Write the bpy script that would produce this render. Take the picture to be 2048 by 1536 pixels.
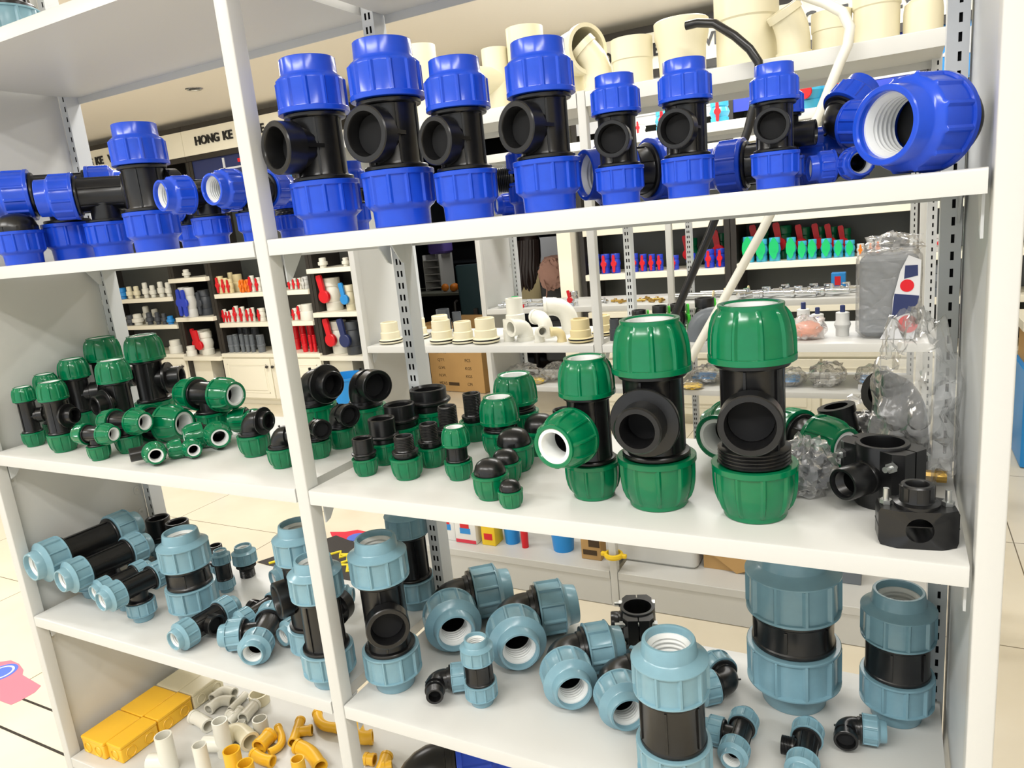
import bpy, math, random
from mathutils import Vector, Matrix
random.seed(7)
PI = math.pi
S = bpy.context.scene
for o in list(bpy.data.objects): bpy.data.objects.remove(o)
COL = S.collection

# ------------------------------------------------------------------ camera
cam_d = bpy.data.cameras.new('camera')
cam_d.sensor_fit = 'HORIZONTAL'; cam_d.sensor_width = 36.0
cam_d.lens = 36.0 * 1451.4 / 2048.0
cam_d.clip_start = 0.05; cam_d.clip_end = 60
cam = bpy.data.objects.new('camera', cam_d); COL.objects.link(cam)
def cam_axes(pitch, yaw, roll):
    fw = Vector((math.sin(yaw)*math.cos(pitch), math.cos(yaw)*math.cos(pitch), math.sin(pitch)))
    ri = Vector((math.cos(yaw), -math.sin(yaw), 0)); up = ri.cross(fw)
    return ri*math.cos(roll)+up*math.sin(roll), up*math.cos(roll)-ri*math.sin(roll), fw
_r, _u, _f = cam_axes(-0.21985, -0.49498, -0.09638)
cam.matrix_world = Matrix(((_r.x,_u.x,-_f.x,0.95209),(_r.y,_u.y,-_f.y,-0.90392),(_r.z,_u.z,-_f.z,-0.00839),(0,0,0,1)))
S.camera = cam

# ------------------------------------------------------------------ world, lights, exposure
S.view_settings.view_transform = 'Standard'
S.view_settings.look = 'None'
S.view_settings.gamma = 1.0
S.view_settings.use_curve_mapping = False
S.view_settings.exposure = 0.16
W = bpy.data.worlds.new('shop_world'); S.world = W; W.use_nodes = True
bg = W.node_tree.nodes['Background']
bg.inputs[0].default_value = (0.95, 0.98, 1.0, 1); bg.inputs[1].default_value = 1.0
ZCEIL = 1.13; ZF = -1.46
def area(name, loc, sx, sy, watts, col=(1, 0.985, 0.96)):
    l = bpy.data.lights.new(name, 'AREA'); l.shape = 'RECTANGLE'; l.size = sx; l.size_y = sy
    l.energy = watts; l.color = col
    o = bpy.data.objects.new(name, l); o.location = loc; COL.objects.link(o)
    return o
area('rack_fill_light', (0.1, -1.55, ZCEIL-0.03), 1.3, 0.14, 31)
area('rack_fill_light', (-1.5, -1.45, ZCEIL-0.03), 1.3, 0.14, 31)
area('rack_fill_light', (1.6, -1.2, ZCEIL-0.03), 1.3, 0.14, 24)
area('rack_fill_light', (-0.75, 0.85, ZCEIL-0.03), 1.3, 0.14, 16)
area('rack_fill_light', (0.9, 0.75, ZCEIL-0.03), 1.3, 0.14, 13)
area('rack_fill_light', (0.0, 2.15, ZCEIL-0.03), 1.3, 0.14, 24)  # extra light added to brighten the third rack
area('office_fill_light', (-2.9, 6.3, 1.05), 0.9, 0.3, 9)  # unseen fill lamp, added to lift the goods in the office
area('rack_fill_light', (-3.4, 2.4, ZCEIL-0.03), 1.6, 0.16, 38)
area('rack_fill_light', (0.5, 3.1, ZCEIL-0.03), 1.6, 0.16, 26)
area('rack_fill_light', (-3.2, -0.2, ZCEIL-0.03), 1.6, 0.16, 38)

# ------------------------------------------------------------------ materials
def srgb(c):
    return tuple(((x/255)/12.92 if x/255 <= .04045 else ((x/255+.055)/1.055)**2.4) for x in c)
def mat(name, rgb, rough=.4, metal=0, bump=0, bscale=200, var=.0, vscale=8, trans=0, alpha=1, spec=.5, coat=0):
    m = bpy.data.materials.new(name); m.use_nodes = True
    nt = m.node_tree; b = nt.nodes['Principled BSDF']
    c = srgb(rgb)
    b.inputs['Base Color'].default_value = (*c, 1)
    b.inputs['Roughness'].default_value = rough; b.inputs['Metallic'].default_value = metal
    b.inputs['Specular IOR Level'].default_value = spec
    b.inputs['Transmission Weight'].default_value = trans; b.inputs['Alpha'].default_value = alpha
    b.inputs['Coat Weight'].default_value = coat
    tc = nt.nodes.new('ShaderNodeTexCoord')
    if var:
        n = nt.nodes.new('ShaderNodeTexNoise'); n.inputs['Scale'].default_value = vscale; n.inputs['Detail'].default_value = 4
        r = nt.nodes.new('ShaderNodeValToRGB')
        r.color_ramp.elements[0].position = .3; r.color_ramp.elements[1].position = .7
        r.color_ramp.elements[0].color = (*[x*(1-var) for x in c], 1)
        r.color_ramp.elements[1].color = (*[min(1, x*(1+var)) for x in c], 1)
        nt.links.new(tc.outputs['Object'], n.inputs['Vector']); nt.links.new(n.outputs['Fac'], r.inputs['Fac'])
        nt.links.new(r.outputs['Color'], b.inputs['Base Color'])
    if bump:
        n = nt.nodes.new('ShaderNodeTexNoise'); n.inputs['Scale'].default_value = bscale; n.inputs['Detail'].default_value = 3
        p = nt.nodes.new('ShaderNodeBump'); p.inputs['Strength'].default_value = bump; p.inputs['Distance'].default_value = .002
        nt.links.new(tc.outputs['Object'], n.inputs['Vector']); nt.links.new(n.outputs['Fac'], p.inputs['Height'])
        nt.links.new(p.outputs['Normal'], b.inputs['Normal'])
    return m
M = {
 'blue':   mat('blue_plastic', (30, 76, 204), .2, var=.05, vscale=3),
 'green':  mat('green_plastic', (0, 112, 70), .17, var=.05, vscale=3),
 'steel':  mat('grey_blue_plastic', (122, 160, 174), .24, var=.04, vscale=3),
 'black':  mat('black_plastic', (21, 21, 22), .28, var=.2, vscale=4),
 'ring':   mat('white_grip_ring', (226, 228, 226), .45),
 'white':  mat('white_powder_coat', (206, 206, 202), .36, bump=.05, bscale=600),
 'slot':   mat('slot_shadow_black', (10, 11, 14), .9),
 'silver': mat('silver_powder_coat', (206, 209, 210), .38, bump=.05, bscale=600),
 'zinc':   mat('zinc_plated_steel', (190, 192, 190), .28, metal=.9),
 'brass':  mat('brass', (196, 160, 84), .3, metal=.9),
 'chrome': mat('chrome', (225, 228, 232), .08, metal=1),
 'pvc':    mat('white_pvc', (228, 226, 214), .34),
 'cream':  mat('cream_pvc', (230, 222, 192), .34),
 'tan':    mat('tan_cpvc', (222, 206, 158), .38),
 'yellow': mat('yellow_pvc', (240, 186, 44), .36, var=.04, vscale=6),
 'grey':   mat('grey_upvc', (104, 110, 116), .4),
 'dgrey':  mat('dark_grey_upvc', (66, 70, 76), .4),
 'lgrey':  mat('light_grey_upvc', (206, 206, 202), .4),
 'red':    mat('red_plastic', (214, 20, 34), .3),
 'orange': mat('orange_plastic', (240, 122, 26), .34),
 'cyan':   mat('cyan_pvc', (70, 178, 214), .3),
 'mint':   mat('mint_green_plastic', (20, 196, 112), .3),
 'lime':   mat('lime_green_plastic', (70, 214, 60), .35),
 'sky':    mat('sky_blue_plastic', (40, 140, 214), .35),
 'navy':   mat('navy_plastic', (36, 48, 96), .4),
 'vblue':  mat('royal_blue_plastic', (40, 66, 190), .3),
 'trim':   mat('cream_lacquer', (246, 240, 220), .32),
 'frame':  mat('dark_brown_frame', (42, 38, 34), .4),
 'back':   mat('dark_grey_back_panel', (72, 74, 70), .3, var=.15, vscale=2),
 'wallp':  mat('warm_white_wall', (222, 216, 202), .7, bump=.05, bscale=80),
 'ceil':   mat('warm_white_ceiling', (250, 243, 231), .8, bump=.03, bscale=60),
 'card':   mat('brown_cardboard', (184, 146, 92), .8, var=.06, vscale=5, bump=.1, bscale=300),
 'ink':    mat('printing_ink', (70, 52, 30), .8),
 'letter': mat('black_letter', (20, 20, 22), .35),
 'dark':   mat('office_gloom_and_black', (26, 29, 32), .6),  # office gloom put into the colour; also serves black furniture and clothes
 'teal':   mat('dark_teal_mesh', (34, 62, 68), .7),
 'desk':   mat('grey_desk_top', (120, 122, 110), .5),
 'paper':  mat('paper', (214, 216, 220), .7),
 'purple': mat('purple_cloth', (112, 92, 180), .7),
 'fruit':  mat('orange_peel', (226, 132, 36), .5, bump=.2, bscale=300),
 'skin':   mat('skin', (206, 160, 132), .55),
 'hair':   mat('dark_brown_hair', (40, 26, 22), .5, bump=.4, bscale=90),
 'jacket': mat('beige_jacket', (186, 172, 132), .85, bump=.2, bscale=120),
 'hoodie': mat('dusty_pink_fleece', (150, 116, 104), .95, bump=.6, bscale=90),
 'pinkst': mat('pink_floor_sticker', (232, 128, 146), .3),
 'redst':  mat('red_floor_sticker', (222, 52, 74), .3),
 'bluest': mat('blue_print', (88, 118, 214), .4),
 'mat':    mat('black_floor_mat', (50, 46, 44), .7),
 'yprint': mat('yellow_print', (236, 214, 48), .6),
 'boxwhite': mat('white_carton', (232, 232, 228), .5),
 'boxyel': mat('yellow_carton', (238, 200, 36), .5),
 'bluetub': mat('blue_plastic_tub', (30, 142, 220), .35),
}
def floor_material():
    m = bpy.data.materials.new('polished_beige_tiles'); m.use_nodes = True
    nt = m.node_tree; b = nt.nodes['Principled BSDF']
    g = nt.nodes.new('ShaderNodeNewGeometry'); mp = nt.nodes.new('ShaderNodeMapping')
    mp.inputs['Location'].default_value = (-0.6, 0.02, 0)
    br = nt.nodes.new('ShaderNodeTexBrick'); br.offset = 0.0
    br.inputs['Scale'].default_value = 1.0; br.inputs['Brick Width'].default_value = .8; br.inputs['Row Height'].default_value = .8
    br.inputs['Mortar Size'].default_value = .0022; br.inputs['Mortar Smooth'].default_value = .1
    br.inputs['Color1'].default_value = (*srgb((230, 220, 198)), 1); br.inputs['Color2'].default_value = (*srgb((226, 217, 196)), 1)
    br.inputs['Mortar'].default_value = (*srgb((120, 108, 84)), 1)
    nz = nt.nodes.new('ShaderNodeTexNoise'); nz.inputs['Scale'].default_value = 3.5; nz.inputs['Detail'].default_value = 6
    mx = nt.nodes.new('ShaderNodeMix'); mx.data_type = 'RGBA'; mx.blend_type = 'SOFT_LIGHT'; mx.inputs['Factor'].default_value = .35
    nt.links.new(g.outputs['Position'], mp.inputs['Vector']); nt.links.new(mp.outputs['Vector'], br.inputs['Vector'])
    nt.links.new(g.outputs['Position'], nz.inputs['Vector'])
    nt.links.new(br.outputs['Color'], mx.inputs['A']); nt.links.new(nz.outputs['Fac'], mx.inputs['B'])
    nt.links.new(mx.outputs['Result'], b.inputs['Base Color'])
    b.inputs['Roughness'].default_value = .16
    return m
def film_material(name, tint=(1, 1, 1), clear=.8, rough=.1, scale=9):
    """crumpled plastic film: mostly see-through, creases catch the light"""
    m = bpy.data.materials.new(name); m.use_nodes = True
    nt = m.node_tree; b = nt.nodes['Principled BSDF']; out = nt.nodes['Material Output']
    b.inputs['Base Color'].default_value = (*tint, 1); b.inputs['Roughness'].default_value = rough
    b.inputs['Specular IOR Level'].default_value = 1.0
    t = nt.nodes.new('ShaderNodeBsdfTransparent'); mx = nt.nodes.new('ShaderNodeMixShader')
    gl = nt.nodes.new('ShaderNodeBsdfGlossy'); gl.inputs['Roughness'].default_value = rough
    tc = nt.nodes.new('ShaderNodeTexCoord')
    n = nt.nodes.new('ShaderNodeTexNoise'); n.inputs['Scale'].default_value = scale; n.inputs['Detail'].default_value = 3
    v = nt.nodes.new('ShaderNodeTexVoronoi'); v.feature = 'DISTANCE_TO_EDGE'; v.inputs['Scale'].default_value = scale*2.2
    mixv = nt.nodes.new('ShaderNodeMix'); mixv.data_type = 'VECTOR'; mixv.inputs['Factor'].default_value = .12
    nt.links.new(tc.outputs['Object'], n.inputs['Vector'])
    nt.links.new(tc.outputs['Object'], mixv.inputs['A']); nt.links.new(n.outputs['Color'], mixv.inputs['B']); nt.links.new(mixv.outputs['Result'], v.inputs['Vector'])
    p = nt.nodes.new('ShaderNodeBump'); p.inputs['Strength'].default_value = 1.0; p.inputs['Distance'].default_value = .014
    nt.links.new(v.outputs['Distance'], p.inputs['Height'])
    for q in (b, gl): nt.links.new(p.outputs['Normal'], q.inputs['Normal'])
    fr = nt.nodes.new('ShaderNodeFresnel'); fr.inputs['IOR'].default_value = 1.28; nt.links.new(p.outputs['Normal'], fr.inputs['Normal'])
    m1 = nt.nodes.new('ShaderNodeMixShader'); m1.inputs[0].default_value = clear
    nt.links.new(b.outputs[0], m1.inputs[1]); nt.links.new(t.outputs[0], m1.inputs[2])
    hf = nt.nodes.new('ShaderNodeMath'); hf.operation = 'MULTIPLY'; hf.inputs[1].default_value = .6; nt.links.new(fr.outputs[0], hf.inputs[0])
    nt.links.new(hf.outputs[0], mx.inputs[0]); nt.links.new(m1.outputs[0], mx.inputs[1]); nt.links.new(gl.outputs[0], mx.inputs[2])
    nt.links.new(mx.outputs[0], out.inputs[0])
    return m
M['floor'] = floor_material()
M['film'] = film_material('clear_plastic_film', clear=.84, rough=.2)
M['filmgrey'] = film_material('greyish_plastic_film', (.8, .8, .8), .62, .12, 6)

# ------------------------------------------------------------------ mesh helpers
class MB:
    """collects shapes; build() links them as ONE mesh object"""
    def __init__(s): s.v = []; s.f = []; s.mi = []; s.cur = 0
    def add(s, vs, fs, T=None):
        n = len(s.v)
        s.v += [tuple(T @ Vector(p)) for p in vs] if T is not None else [tuple(p) for p in vs]
        s.f += [tuple(i+n for i in f) for f in fs]; s.mi += [s.cur]*len(fs)
        return s
    def box(s, x0, x1, y0, y1, z0, z1, T=None):
        vs = [(x, y, z) for z in (z0, z1) for y in (y0, y1) for x in (x0, x1)]
        return s.add(vs, [(0,2,3,1),(4,5,7,6),(0,1,5,4),(2,6,7,3),(0,4,6,2),(1,3,7,5)], T)
    def rbox(s, x0, x1, y0, y1, z0, z1, r, T=None, seg=3):
        """box with rounded vertical edges and a small chamfer on top and bottom"""
        pts = []
        for cx, cy, a in ((x1-r, y1-r, 0), (x0+r, y1-r, 90), (x0+r, y0+r, 180), (x1-r, y0+r, 270)):
            for k in range(seg+1):
                t = math.radians(a+90*k/seg); pts.append((cx, cy, math.cos(t), math.sin(t)))
        n = len(pts); c = min(r*.5, (z1-z0)*.2)
        vs = []; fs = []
        for z, q in ((z0, r-c), (z0+c, r), (z1-c, r), (z1, r-c)):
            vs += [(p[0]+p[2]*q, p[1]+p[3]*q, z) for p in pts]
        for k in range(3):
            for i in range(n): fs.append((k*n+i, k*n+(i+1) % n, (k+1)*n+(i+1) % n, (k+1)*n+i))
        fs += [tuple(range(n-1, -1, -1)), tuple(range(3*n, 4*n))]
        return s.add(vs, fs, T)
    def lathe(s, prof, seg=32, T=None, rad=None):
        """prof [(r,z)] from one end to the other; rad(k,a,r) may shape the radius"""
        vs = []; fs = []
        for k, (r, z) in enumerate(prof):
            for i in range(seg):
                a = 2*PI*i/seg
                q = rad(k, i, r) if rad else r
                vs.append((q*math.cos(a), q*math.sin(a), z))
        for k in range(len(prof)-1):
            for i in range(seg):
                j = (i+1) % seg
                fs.append((k*seg+i, k*seg+j, (k+1)*seg+j, (k+1)*seg+i))
        return s.add(vs, fs, T)
    def cyl(s, r, z0, z1, seg=24, T=None, r1=None, bev=0):
        r1 = r if r1 is None else r1
        if bev: return s.lathe([(1e-5, z0), (r-bev, z0), (r, z0+bev), (r1, z1-bev), (r1-bev, z1), (1e-5, z1)], seg, T)
        return s.lathe([(1e-5, z0), (r, z0), (r1, z1), (1e-5, z1)], seg, T)
    def sphere(s, c, r, seg=16, sc=(1, 1, 1), T=None):
        n = max(6, seg//2)
        prof = [(max(1e-5, r*math.sin(PI*k/n)), -r*math.cos(PI*k/n)) for k in range(n+1)]
        X = Matrix.Translation(c) @ Matrix.Diagonal((*sc, 1))
        return s.lathe(prof, seg, (T @ X) if T is not None else X)
    def tube(s, path, r, rin=0, seg=20, T=None, radii=None):
        """swept round tube along a list of points; rin > 0 leaves it hollow"""
        P = [Vector(p) for p in path]; n = len(P)
        tg = [(P[min(i+1, n-1)]-P[max(i-1, 0)]).normalized() for i in range(n)]
        nrm = tg[0].orthogonal().normalized(); fr = []
        for i in range(n):
            if i:
                q = tg[i-1].rotation_difference(tg[i]); nrm = q @ nrm
            nrm = (nrm - tg[i]*nrm.dot(tg[i])).normalized(); fr.append((nrm.copy(), tg[i].cross(nrm)))
        rings = []
        def ring(i, q):
            a, b = fr[i]
            return [P[i]+(a*math.cos(2*PI*k/seg)+b*math.sin(2*PI*k/seg))*q for k in range(seg)]
        if rin:
            order = [(i, rin) for i in range(n-1, -1, -1)]+[(i, radii[i] if radii else r) for i in range(n)]+[(n-1, rin)]
        else:
            order = [(0, 1e-5)]+[(i, radii[i] if radii else r) for i in range(n)]+[(n-1, 1e-5)]
        vs = []; fs = []
        for i, q in order: vs += ring(i, q)
        for k in range(len(order)-1):
            for i in range(seg):
                j = (i+1) % seg; fs.append((k*seg+i, k*seg+j, (k+1)*seg+j, (k+1)*seg+i))
        return s.add(vs, fs, T)
    def prism(s, pts, z0, z1, T=None):
        n = len(pts); vs = [(x, y, z0) for x, y in pts]+[(x, y, z1) for x, y in pts]
        fs = [tuple(range(n-1, -1, -1)), tuple(range(n, 2*n))]+[(i, (i+1) % n, n+(i+1) % n, n+i) for i in range(n)]
        return s.add(vs, fs, T)
    def mesh(s, name, mats, sharp=35):
        me = bpy.data.meshes.new(name); me.from_pydata(s.v, [], s.f); me.validate()
        for m in (mats if isinstance(mats, (list, tuple)) else [mats]): me.materials.append(m)
        if max(s.mi, default=0) and len(s.mi) == len(me.polygons): me.polygons.foreach_set('material_index', s.mi)
        me.shade_smooth(); me.set_sharp_from_angle(angle=math.radians(sharp)); me.update()
        return me
    def build(s, name, mats, parent=None, sharp=35):
        return link(name, s.mesh(name, mats, sharp), parent)
# small shifts (metres) that keep neighbouring goods from running into one another
SETTLE = {
 'clear bag with black coiled hose on the lower shelf of the third rack': (0.0139, 0.008, 0),
 'clear bag with grey cables right of the black coil': (0.0259, 0.0288, 0),
 'clear bag with bright blue packaging left of the largest tee': (0.0208, 0.012, 0),
 'bag of yellow packets at the front of the third rack shelf': (-0.0259, -0.0288, 0),
 'bag of yellow packets left of the largest green tee': (-0.012, -0.0208, 0),
 'large crumpled clear bag standing against the right end panel': (0.008, -0.0379, 0),
 'crumpled clear bag of grey parts right of the largest tee': (-0.0139, -0.008, 0),
 'clear bag lying at the back behind the large saddle clamp': (0, 0.01, 0),
 'blue and black tee behind the rightmost upright one, black outlet to the right': (-0.0139, -0.008, 0),
 'small blue elbow lying below the leaning blue elbow': (-0.0139, 0.008, 0),
 'blue end cap with black dome at the far left of the upper shelf': (0.0208, -0.012, 0),
 'blue tee second from the left end, its side nut pointing out of the shelf': (0, 0.003, 0),
 'blue tee with horizontal black barrel left of the upright blue one': (0.012, -0.0208, 0),
 'green tee in the second row near the left panel, outlet to the right': (-0, -0.024, 0),
 'tall green tee against the left panel, rearmost of its row': (0, 0.01, 0),
 'green tee with flanged outlet turned left, behind the three-nut tees': (-0.01, 0, 0),
 'large three-nut green tee, its white-ringed nut turned right': (-0.005, 0.0087, 0),
 'medium three-nut green tee in the middle of the left bay': (-0.0015, -0.0086, 0),
 'big green coupling lying behind the small green elbows': (-0, -0.006, 0),
 'two-nut green elbow at the back, just left of the black-topped elbow': (0.024, 0, 0),
 'green adapter with wide smooth black socket, third in the rising row': (-0.003, -0.0052, 0),
 'green end cap with black dome, second smallest': (-0.0015, -0.0026, 0),
 'green end cap with black dome left of the three-nut upright tee': (0.0052, -0.003, 0),
 'green adapter with open black socket behind the three-nut upright tee': (0.012, 0.0208, 0),
 'big green coupling lying right of the largest tee, white ring turned right': (0.0208, -0.012, 0),
 'largest grey-blue tee on the left, its nut overhanging the shelf edge': (0.0008, 0.0253, 0),
 'second largest grey-blue tee lying towards the front, beside the largest': (0.0208, 0.012, 0),
 'small grey-blue tee behind the smallest front one': (0.006, 0, 0),
 'grey-blue adapter with black socket beside the left panel': (0.016, 0, 0),
 'three-nut grey-blue tee lying left of the middle post, white ring facing front': (-0.006, 0, 0),
 'grey-blue adapter lying left of the tall tee behind the middle post': (-0.0258, 0.0207, 0),
 'grey-blue tee with wide black outlet, left behind the middle post': (0.024, 0, 0),
 'upright grey-blue tee beside the perforated upright at the back': (-0.003, 0, 0),
 'tiny grey-blue elbow with black male end, left of the small coupling': (-0.0026, 0.0015, 0),
 'grey-blue elbow partly hidden behind the big front coupling': (0.0015, 0, 0),
 'large black elbow with blue nut on the bottom shelf, mostly hidden': (-0.0087, 0.005, 0),
 'right blue-handled clear valve in the first narrow tower': (-0, -0.04, 0),
 'dark grey valve at the right of the first narrow tower': (0.0259, 0.0288, 0),
 'larger white valve with red handle right of the middle post': (-0.0208, 0.012, 0),
 'left larger royal blue valve near the dark cabinet post': (-0.0087, 0.005, 0),
 'right larger royal blue valve near the dark cabinet post': (-0.012, 0.0208, 0),
 'third green valve with red lever behind the royal blue ones': (0.016, 0, 0),
 'fifth green valve with red lever behind the cyan ones': (0.0015, 0, 0),
 'cream tank connector half hidden behind the perforated upright': (-0.012, -0.0208, 0),
 'cream tank connector, middle one of the front three': (0.006, 0, 0),
 'cream tank connector, right one of the front three': (0.01, 0, 0),
 'cream tank connector in the back row, behind the front three': (0.0208, 0.012, 0),
 'second black valve with lime green handle, from the left': (-0.0015, 0.0026, 0),
 'middle of the three light grey check valves with navy stems': (0.0015, 0, 0),
 'chrome tap third from the left end of the tap shelf': (0.012, -0.0208, 0),
 'chrome tap, first of the right heap': (-0.016, 0, 0),
 'chrome tap, third of the right heap': (-0, -0.01, 0),
 'chrome tap, fifth of the right heap': (0.006, 0, 0),
 'chrome tap, last of the right heap': (0, 0.024, 0),
 'fourth red-handled cyan valve from the left on the third rack top': (-0.006, 0, 0),
 'grey drawer unit beneath the right end of the office desk': (0.005, 0.0087, 0),
 'second orange on the office desk': (0.003, 0.0052, 0),
 'rightmost orange on the office desk': (0.01, 0, 0),
 'cream angled elbow left of the ribbed socket, mouth up': (-0, -0.024, 0),
 'cream angled elbow right of the largest cylinder, mouth up': (-0, -0.024, 0),
 'big cream elbow with round mouth facing right': (0.003, 0.0152, 0),
 'white elbow behind the little tan one': (-0.0139, -0.008, 0),
 'thick cream bend behind the yellow pipe ends': (-0.024, 0.024, 0),
 'black open socket lying behind the large saddle clamp': (-0.0208, 0.012, 0),
 'black elbow propped against the clear bag': (0.0165, 0.013, 0),
 'short white pipe lying on the torn carton': (0, 0.01, 0),
 'thin straight white pipe lying among the elbows': (-0.012, 0.0208, 0),
 'cream socket with flat cap behind the fourth upright blue tee': (0.0087, 0.005, 0),
 'largest cream cylinder on top of the second rack': (-0.012, 0.0208, 0),
 'cream socket right of the angled elbow, near the white bent pipe': (0.003, 0.0067, 0),
 'short cream cap at the right end of the second rack top': (0.024, 0, 0),
 'small white socket beside the right tank connector': (-0.003, 0.0052, 0),
 'cream cup under the shelf edge behind the white pieces': (0, 0.016, 0),
 'smallest white ring near the white couplings': (-0, -0.006, 0),
 'white coupling standing beside the yellow union': (0.008, 0.0379, 0),
 'little white coupling standing behind the larger one': (-0.003, 0.0052, 0),
 'white tee lying right of the thin pipe': (-0, -0.016, 0),
 'tall white tee standing in the middle of the white group': (-0.003, -0.0052, 0),
 'thick yellow union lying behind the pipe ends': (-0.0085, -0.0026, 0),
 'white flanged cap left of the red-levered valves in the first tower': (-0, -0.016, 0),
}
def link(name, me, parent=None, T=None):
    o = bpy.data.objects.new(name, me); COL.objects.link(o)
    if parent is not None: o.parent = parent
    if T is not None: o.matrix_local = T
    return o
def tag(o, label=None, cat=None, group=None, kind=None):
    if label: o['label'] = label
    if label in SETTLE: o.location = o.location+Vector(SETTLE[label])
    if cat: o['category'] = cat
    if group: o['group'] = group
    if kind: o['kind'] = kind
    return o
def empty(name, T, label, cat, group=None):
    o = bpy.data.objects.new(name, None); COL.objects.link(o); o.empty_display_size = .02
    o.matrix_world = T
    return tag(o, label, cat, group)
def frame_T(loc, zd=(0, 0, 1), xd=(1, 0, 0), s=1.0):
    z = Vector(zd).normalized(); x = Vector(xd); x = (x-z*x.dot(z))
    if x.length < 1e-6: x = z.orthogonal()
    x.normalize(); y = z.cross(x)
    return Matrix(((x.x*s, y.x*s, z.x*s, loc[0]), (x.y*s, y.y*s, z.y*s, loc[1]), (x.z*s, y.z*s, z.z*s, loc[2]), (0, 0, 0, 1)))
def to_dir(d):
    """matrix that turns +Z to direction d"""
    return Vector((0, 0, 1)).rotation_difference(Vector(d).normalized()).to_matrix().to_4x4()
def text_mesh(txt, size, depth, bold=0.0):
    c = bpy.data.curves.new('t', 'FONT'); c.body = txt; c.size = size; c.extrude = depth; c.offset = bold
    c.align_x = 'CENTER'; c.align_y = 'CENTER'; c.resolution_u = 3
    o = bpy.data.objects.new('t', c); COL.objects.link(o)
    me = bpy.data.meshes.new_from_object(o.evaluated_get(bpy.context.evaluated_depsgraph_get()))
    bpy.data.objects.remove(o); bpy.data.curves.remove(c)
    return me
def text(txt, size, T, m, parent=None, depth=.0008, name='lettering', sx=1.0, bold=0.0):
    me = text_mesh(txt, size, depth, bold); me.materials.clear(); me.materials.append(m)
    o = link(name, me, parent); o.matrix_local = T @ Matrix.Diagonal((sx, 1, 1, 1))
    return o
def facing(loc, right=(1, 0, 0), up=(0, 0, 1)):
    """frame whose local x is right and local y is up (for lettering and panels)"""
    r = Vector(right).normalized(); u = Vector(up).normalized(); n = r.cross(u)
    return Matrix(((r.x, u.x, n.x, loc[0]), (r.y, u.y, n.y, loc[1]), (r.z, u.z, n.z, loc[2]), (0, 0, 0, 1)))

# ------------------------------------------------------------------ the room
def struct(name, mb, m, **k):
    return tag(mb.build(name, m, **k), kind='structure')
struct('floor', MB().box(-9, 5, -4, 9, ZF-.05, ZF), M['floor'])
struct('ceiling', MB().box(-9, 5, -4, 4.6, ZCEIL, ZCEIL+.05), M['ceil'])
YW = 4.22
struct('wall_back', MB().box(-9, -2.86, YW, YW+.1, ZF, ZCEIL).box(-1.02, 5, YW, YW+.1, ZF, ZCEIL).box(-2.86, -1.02, YW, YW+.1, .62, ZCEIL), M['wallp'])
struct('wall_right', MB().box(4.9, 5, -4, YW, ZF, ZCEIL), M['wallp'])
struct('wall_left', MB().box(-9, -8.9, -4, YW, ZF, ZCEIL), M['wallp'])
struct('trim_1', MB().box(-2.9, -2.85, 3.74, YW+.1, ZF, .62).box(-1.10, -1.0, 3.74, YW+.1, ZF, .62).box(-2.9, -1.0, 3.78, YW+.1, .62, .8), M['trim'])
# office behind the opening, its gloom painted into dark walls, ceiling and floor
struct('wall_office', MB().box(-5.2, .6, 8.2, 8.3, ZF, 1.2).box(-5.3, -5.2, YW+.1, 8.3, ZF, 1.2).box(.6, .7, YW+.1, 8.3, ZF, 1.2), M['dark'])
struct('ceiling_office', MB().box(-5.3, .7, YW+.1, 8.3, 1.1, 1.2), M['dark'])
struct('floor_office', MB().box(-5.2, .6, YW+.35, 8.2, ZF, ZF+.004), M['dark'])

# ------------------------------------------------------------------ display racks
PW, PD, RD, RDEP, PITCH = .0281, .0307, .378, .0395, .0255
def upright_mesh(z0, z1, cols, slots=True):
    """perforated square upright: front face is a grid with recessed slots"""
    mb = MB(); w = PW
    sw, sh = .0046, .0128
    xs = [0]
    for c in cols: xs += [c-sw/2, c+sw/2]
    xs.append(w)
    n = int((z1-z0)/PITCH)
    zs = [z0]
    for k in range(n):
        zc = z0+PITCH*(k+.5); zs += [zc-sh/2, zc+sh/2]
    zs.append(z1)
    for j in range(len(zs)-1):
        if j % 2 == 0:
            mb.add([(0, 0, zs[j]), (w, 0, zs[j]), (w, 0, zs[j+1]), (0, 0, zs[j+1])], [(0, 1, 2, 3)]); continue
        for i in range(len(xs)-1):
            a, b, c, d = xs[i], xs[i+1], zs[j], zs[j+1]
            if i % 2 == 0:
                mb.add([(a, 0, c), (b, 0, c), (b, 0, d), (a, 0, d)], [(0, 1, 2, 3)])
            else:
                mb.cur = 1; e = .006
                mb.add([(a, 0, c), (b, 0, c), (b, 0, d), (a, 0, d), (a, e, c), (b, e, c), (b, e, d), (a, e, d)],
                       [(4, 5, 6, 7), (0, 1, 5, 4), (1, 2, 6, 5), (2, 3, 7, 6), (3, 0, 4, 7)])
                mb.cur = 0
    D = RDEP
    mb.add([(0, 0, z0), (w, 0, z0), (w, D, z0), (0, D, z0), (0, 0, z1), (w, 0, z1), (w, D, z1), (0, D, z1)],
           [(0, 3, 2, 1), (4, 5, 6, 7), (1, 2, 6, 5), (2, 3, 7, 6), (3, 0, 4, 7)])
    return mb
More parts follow.
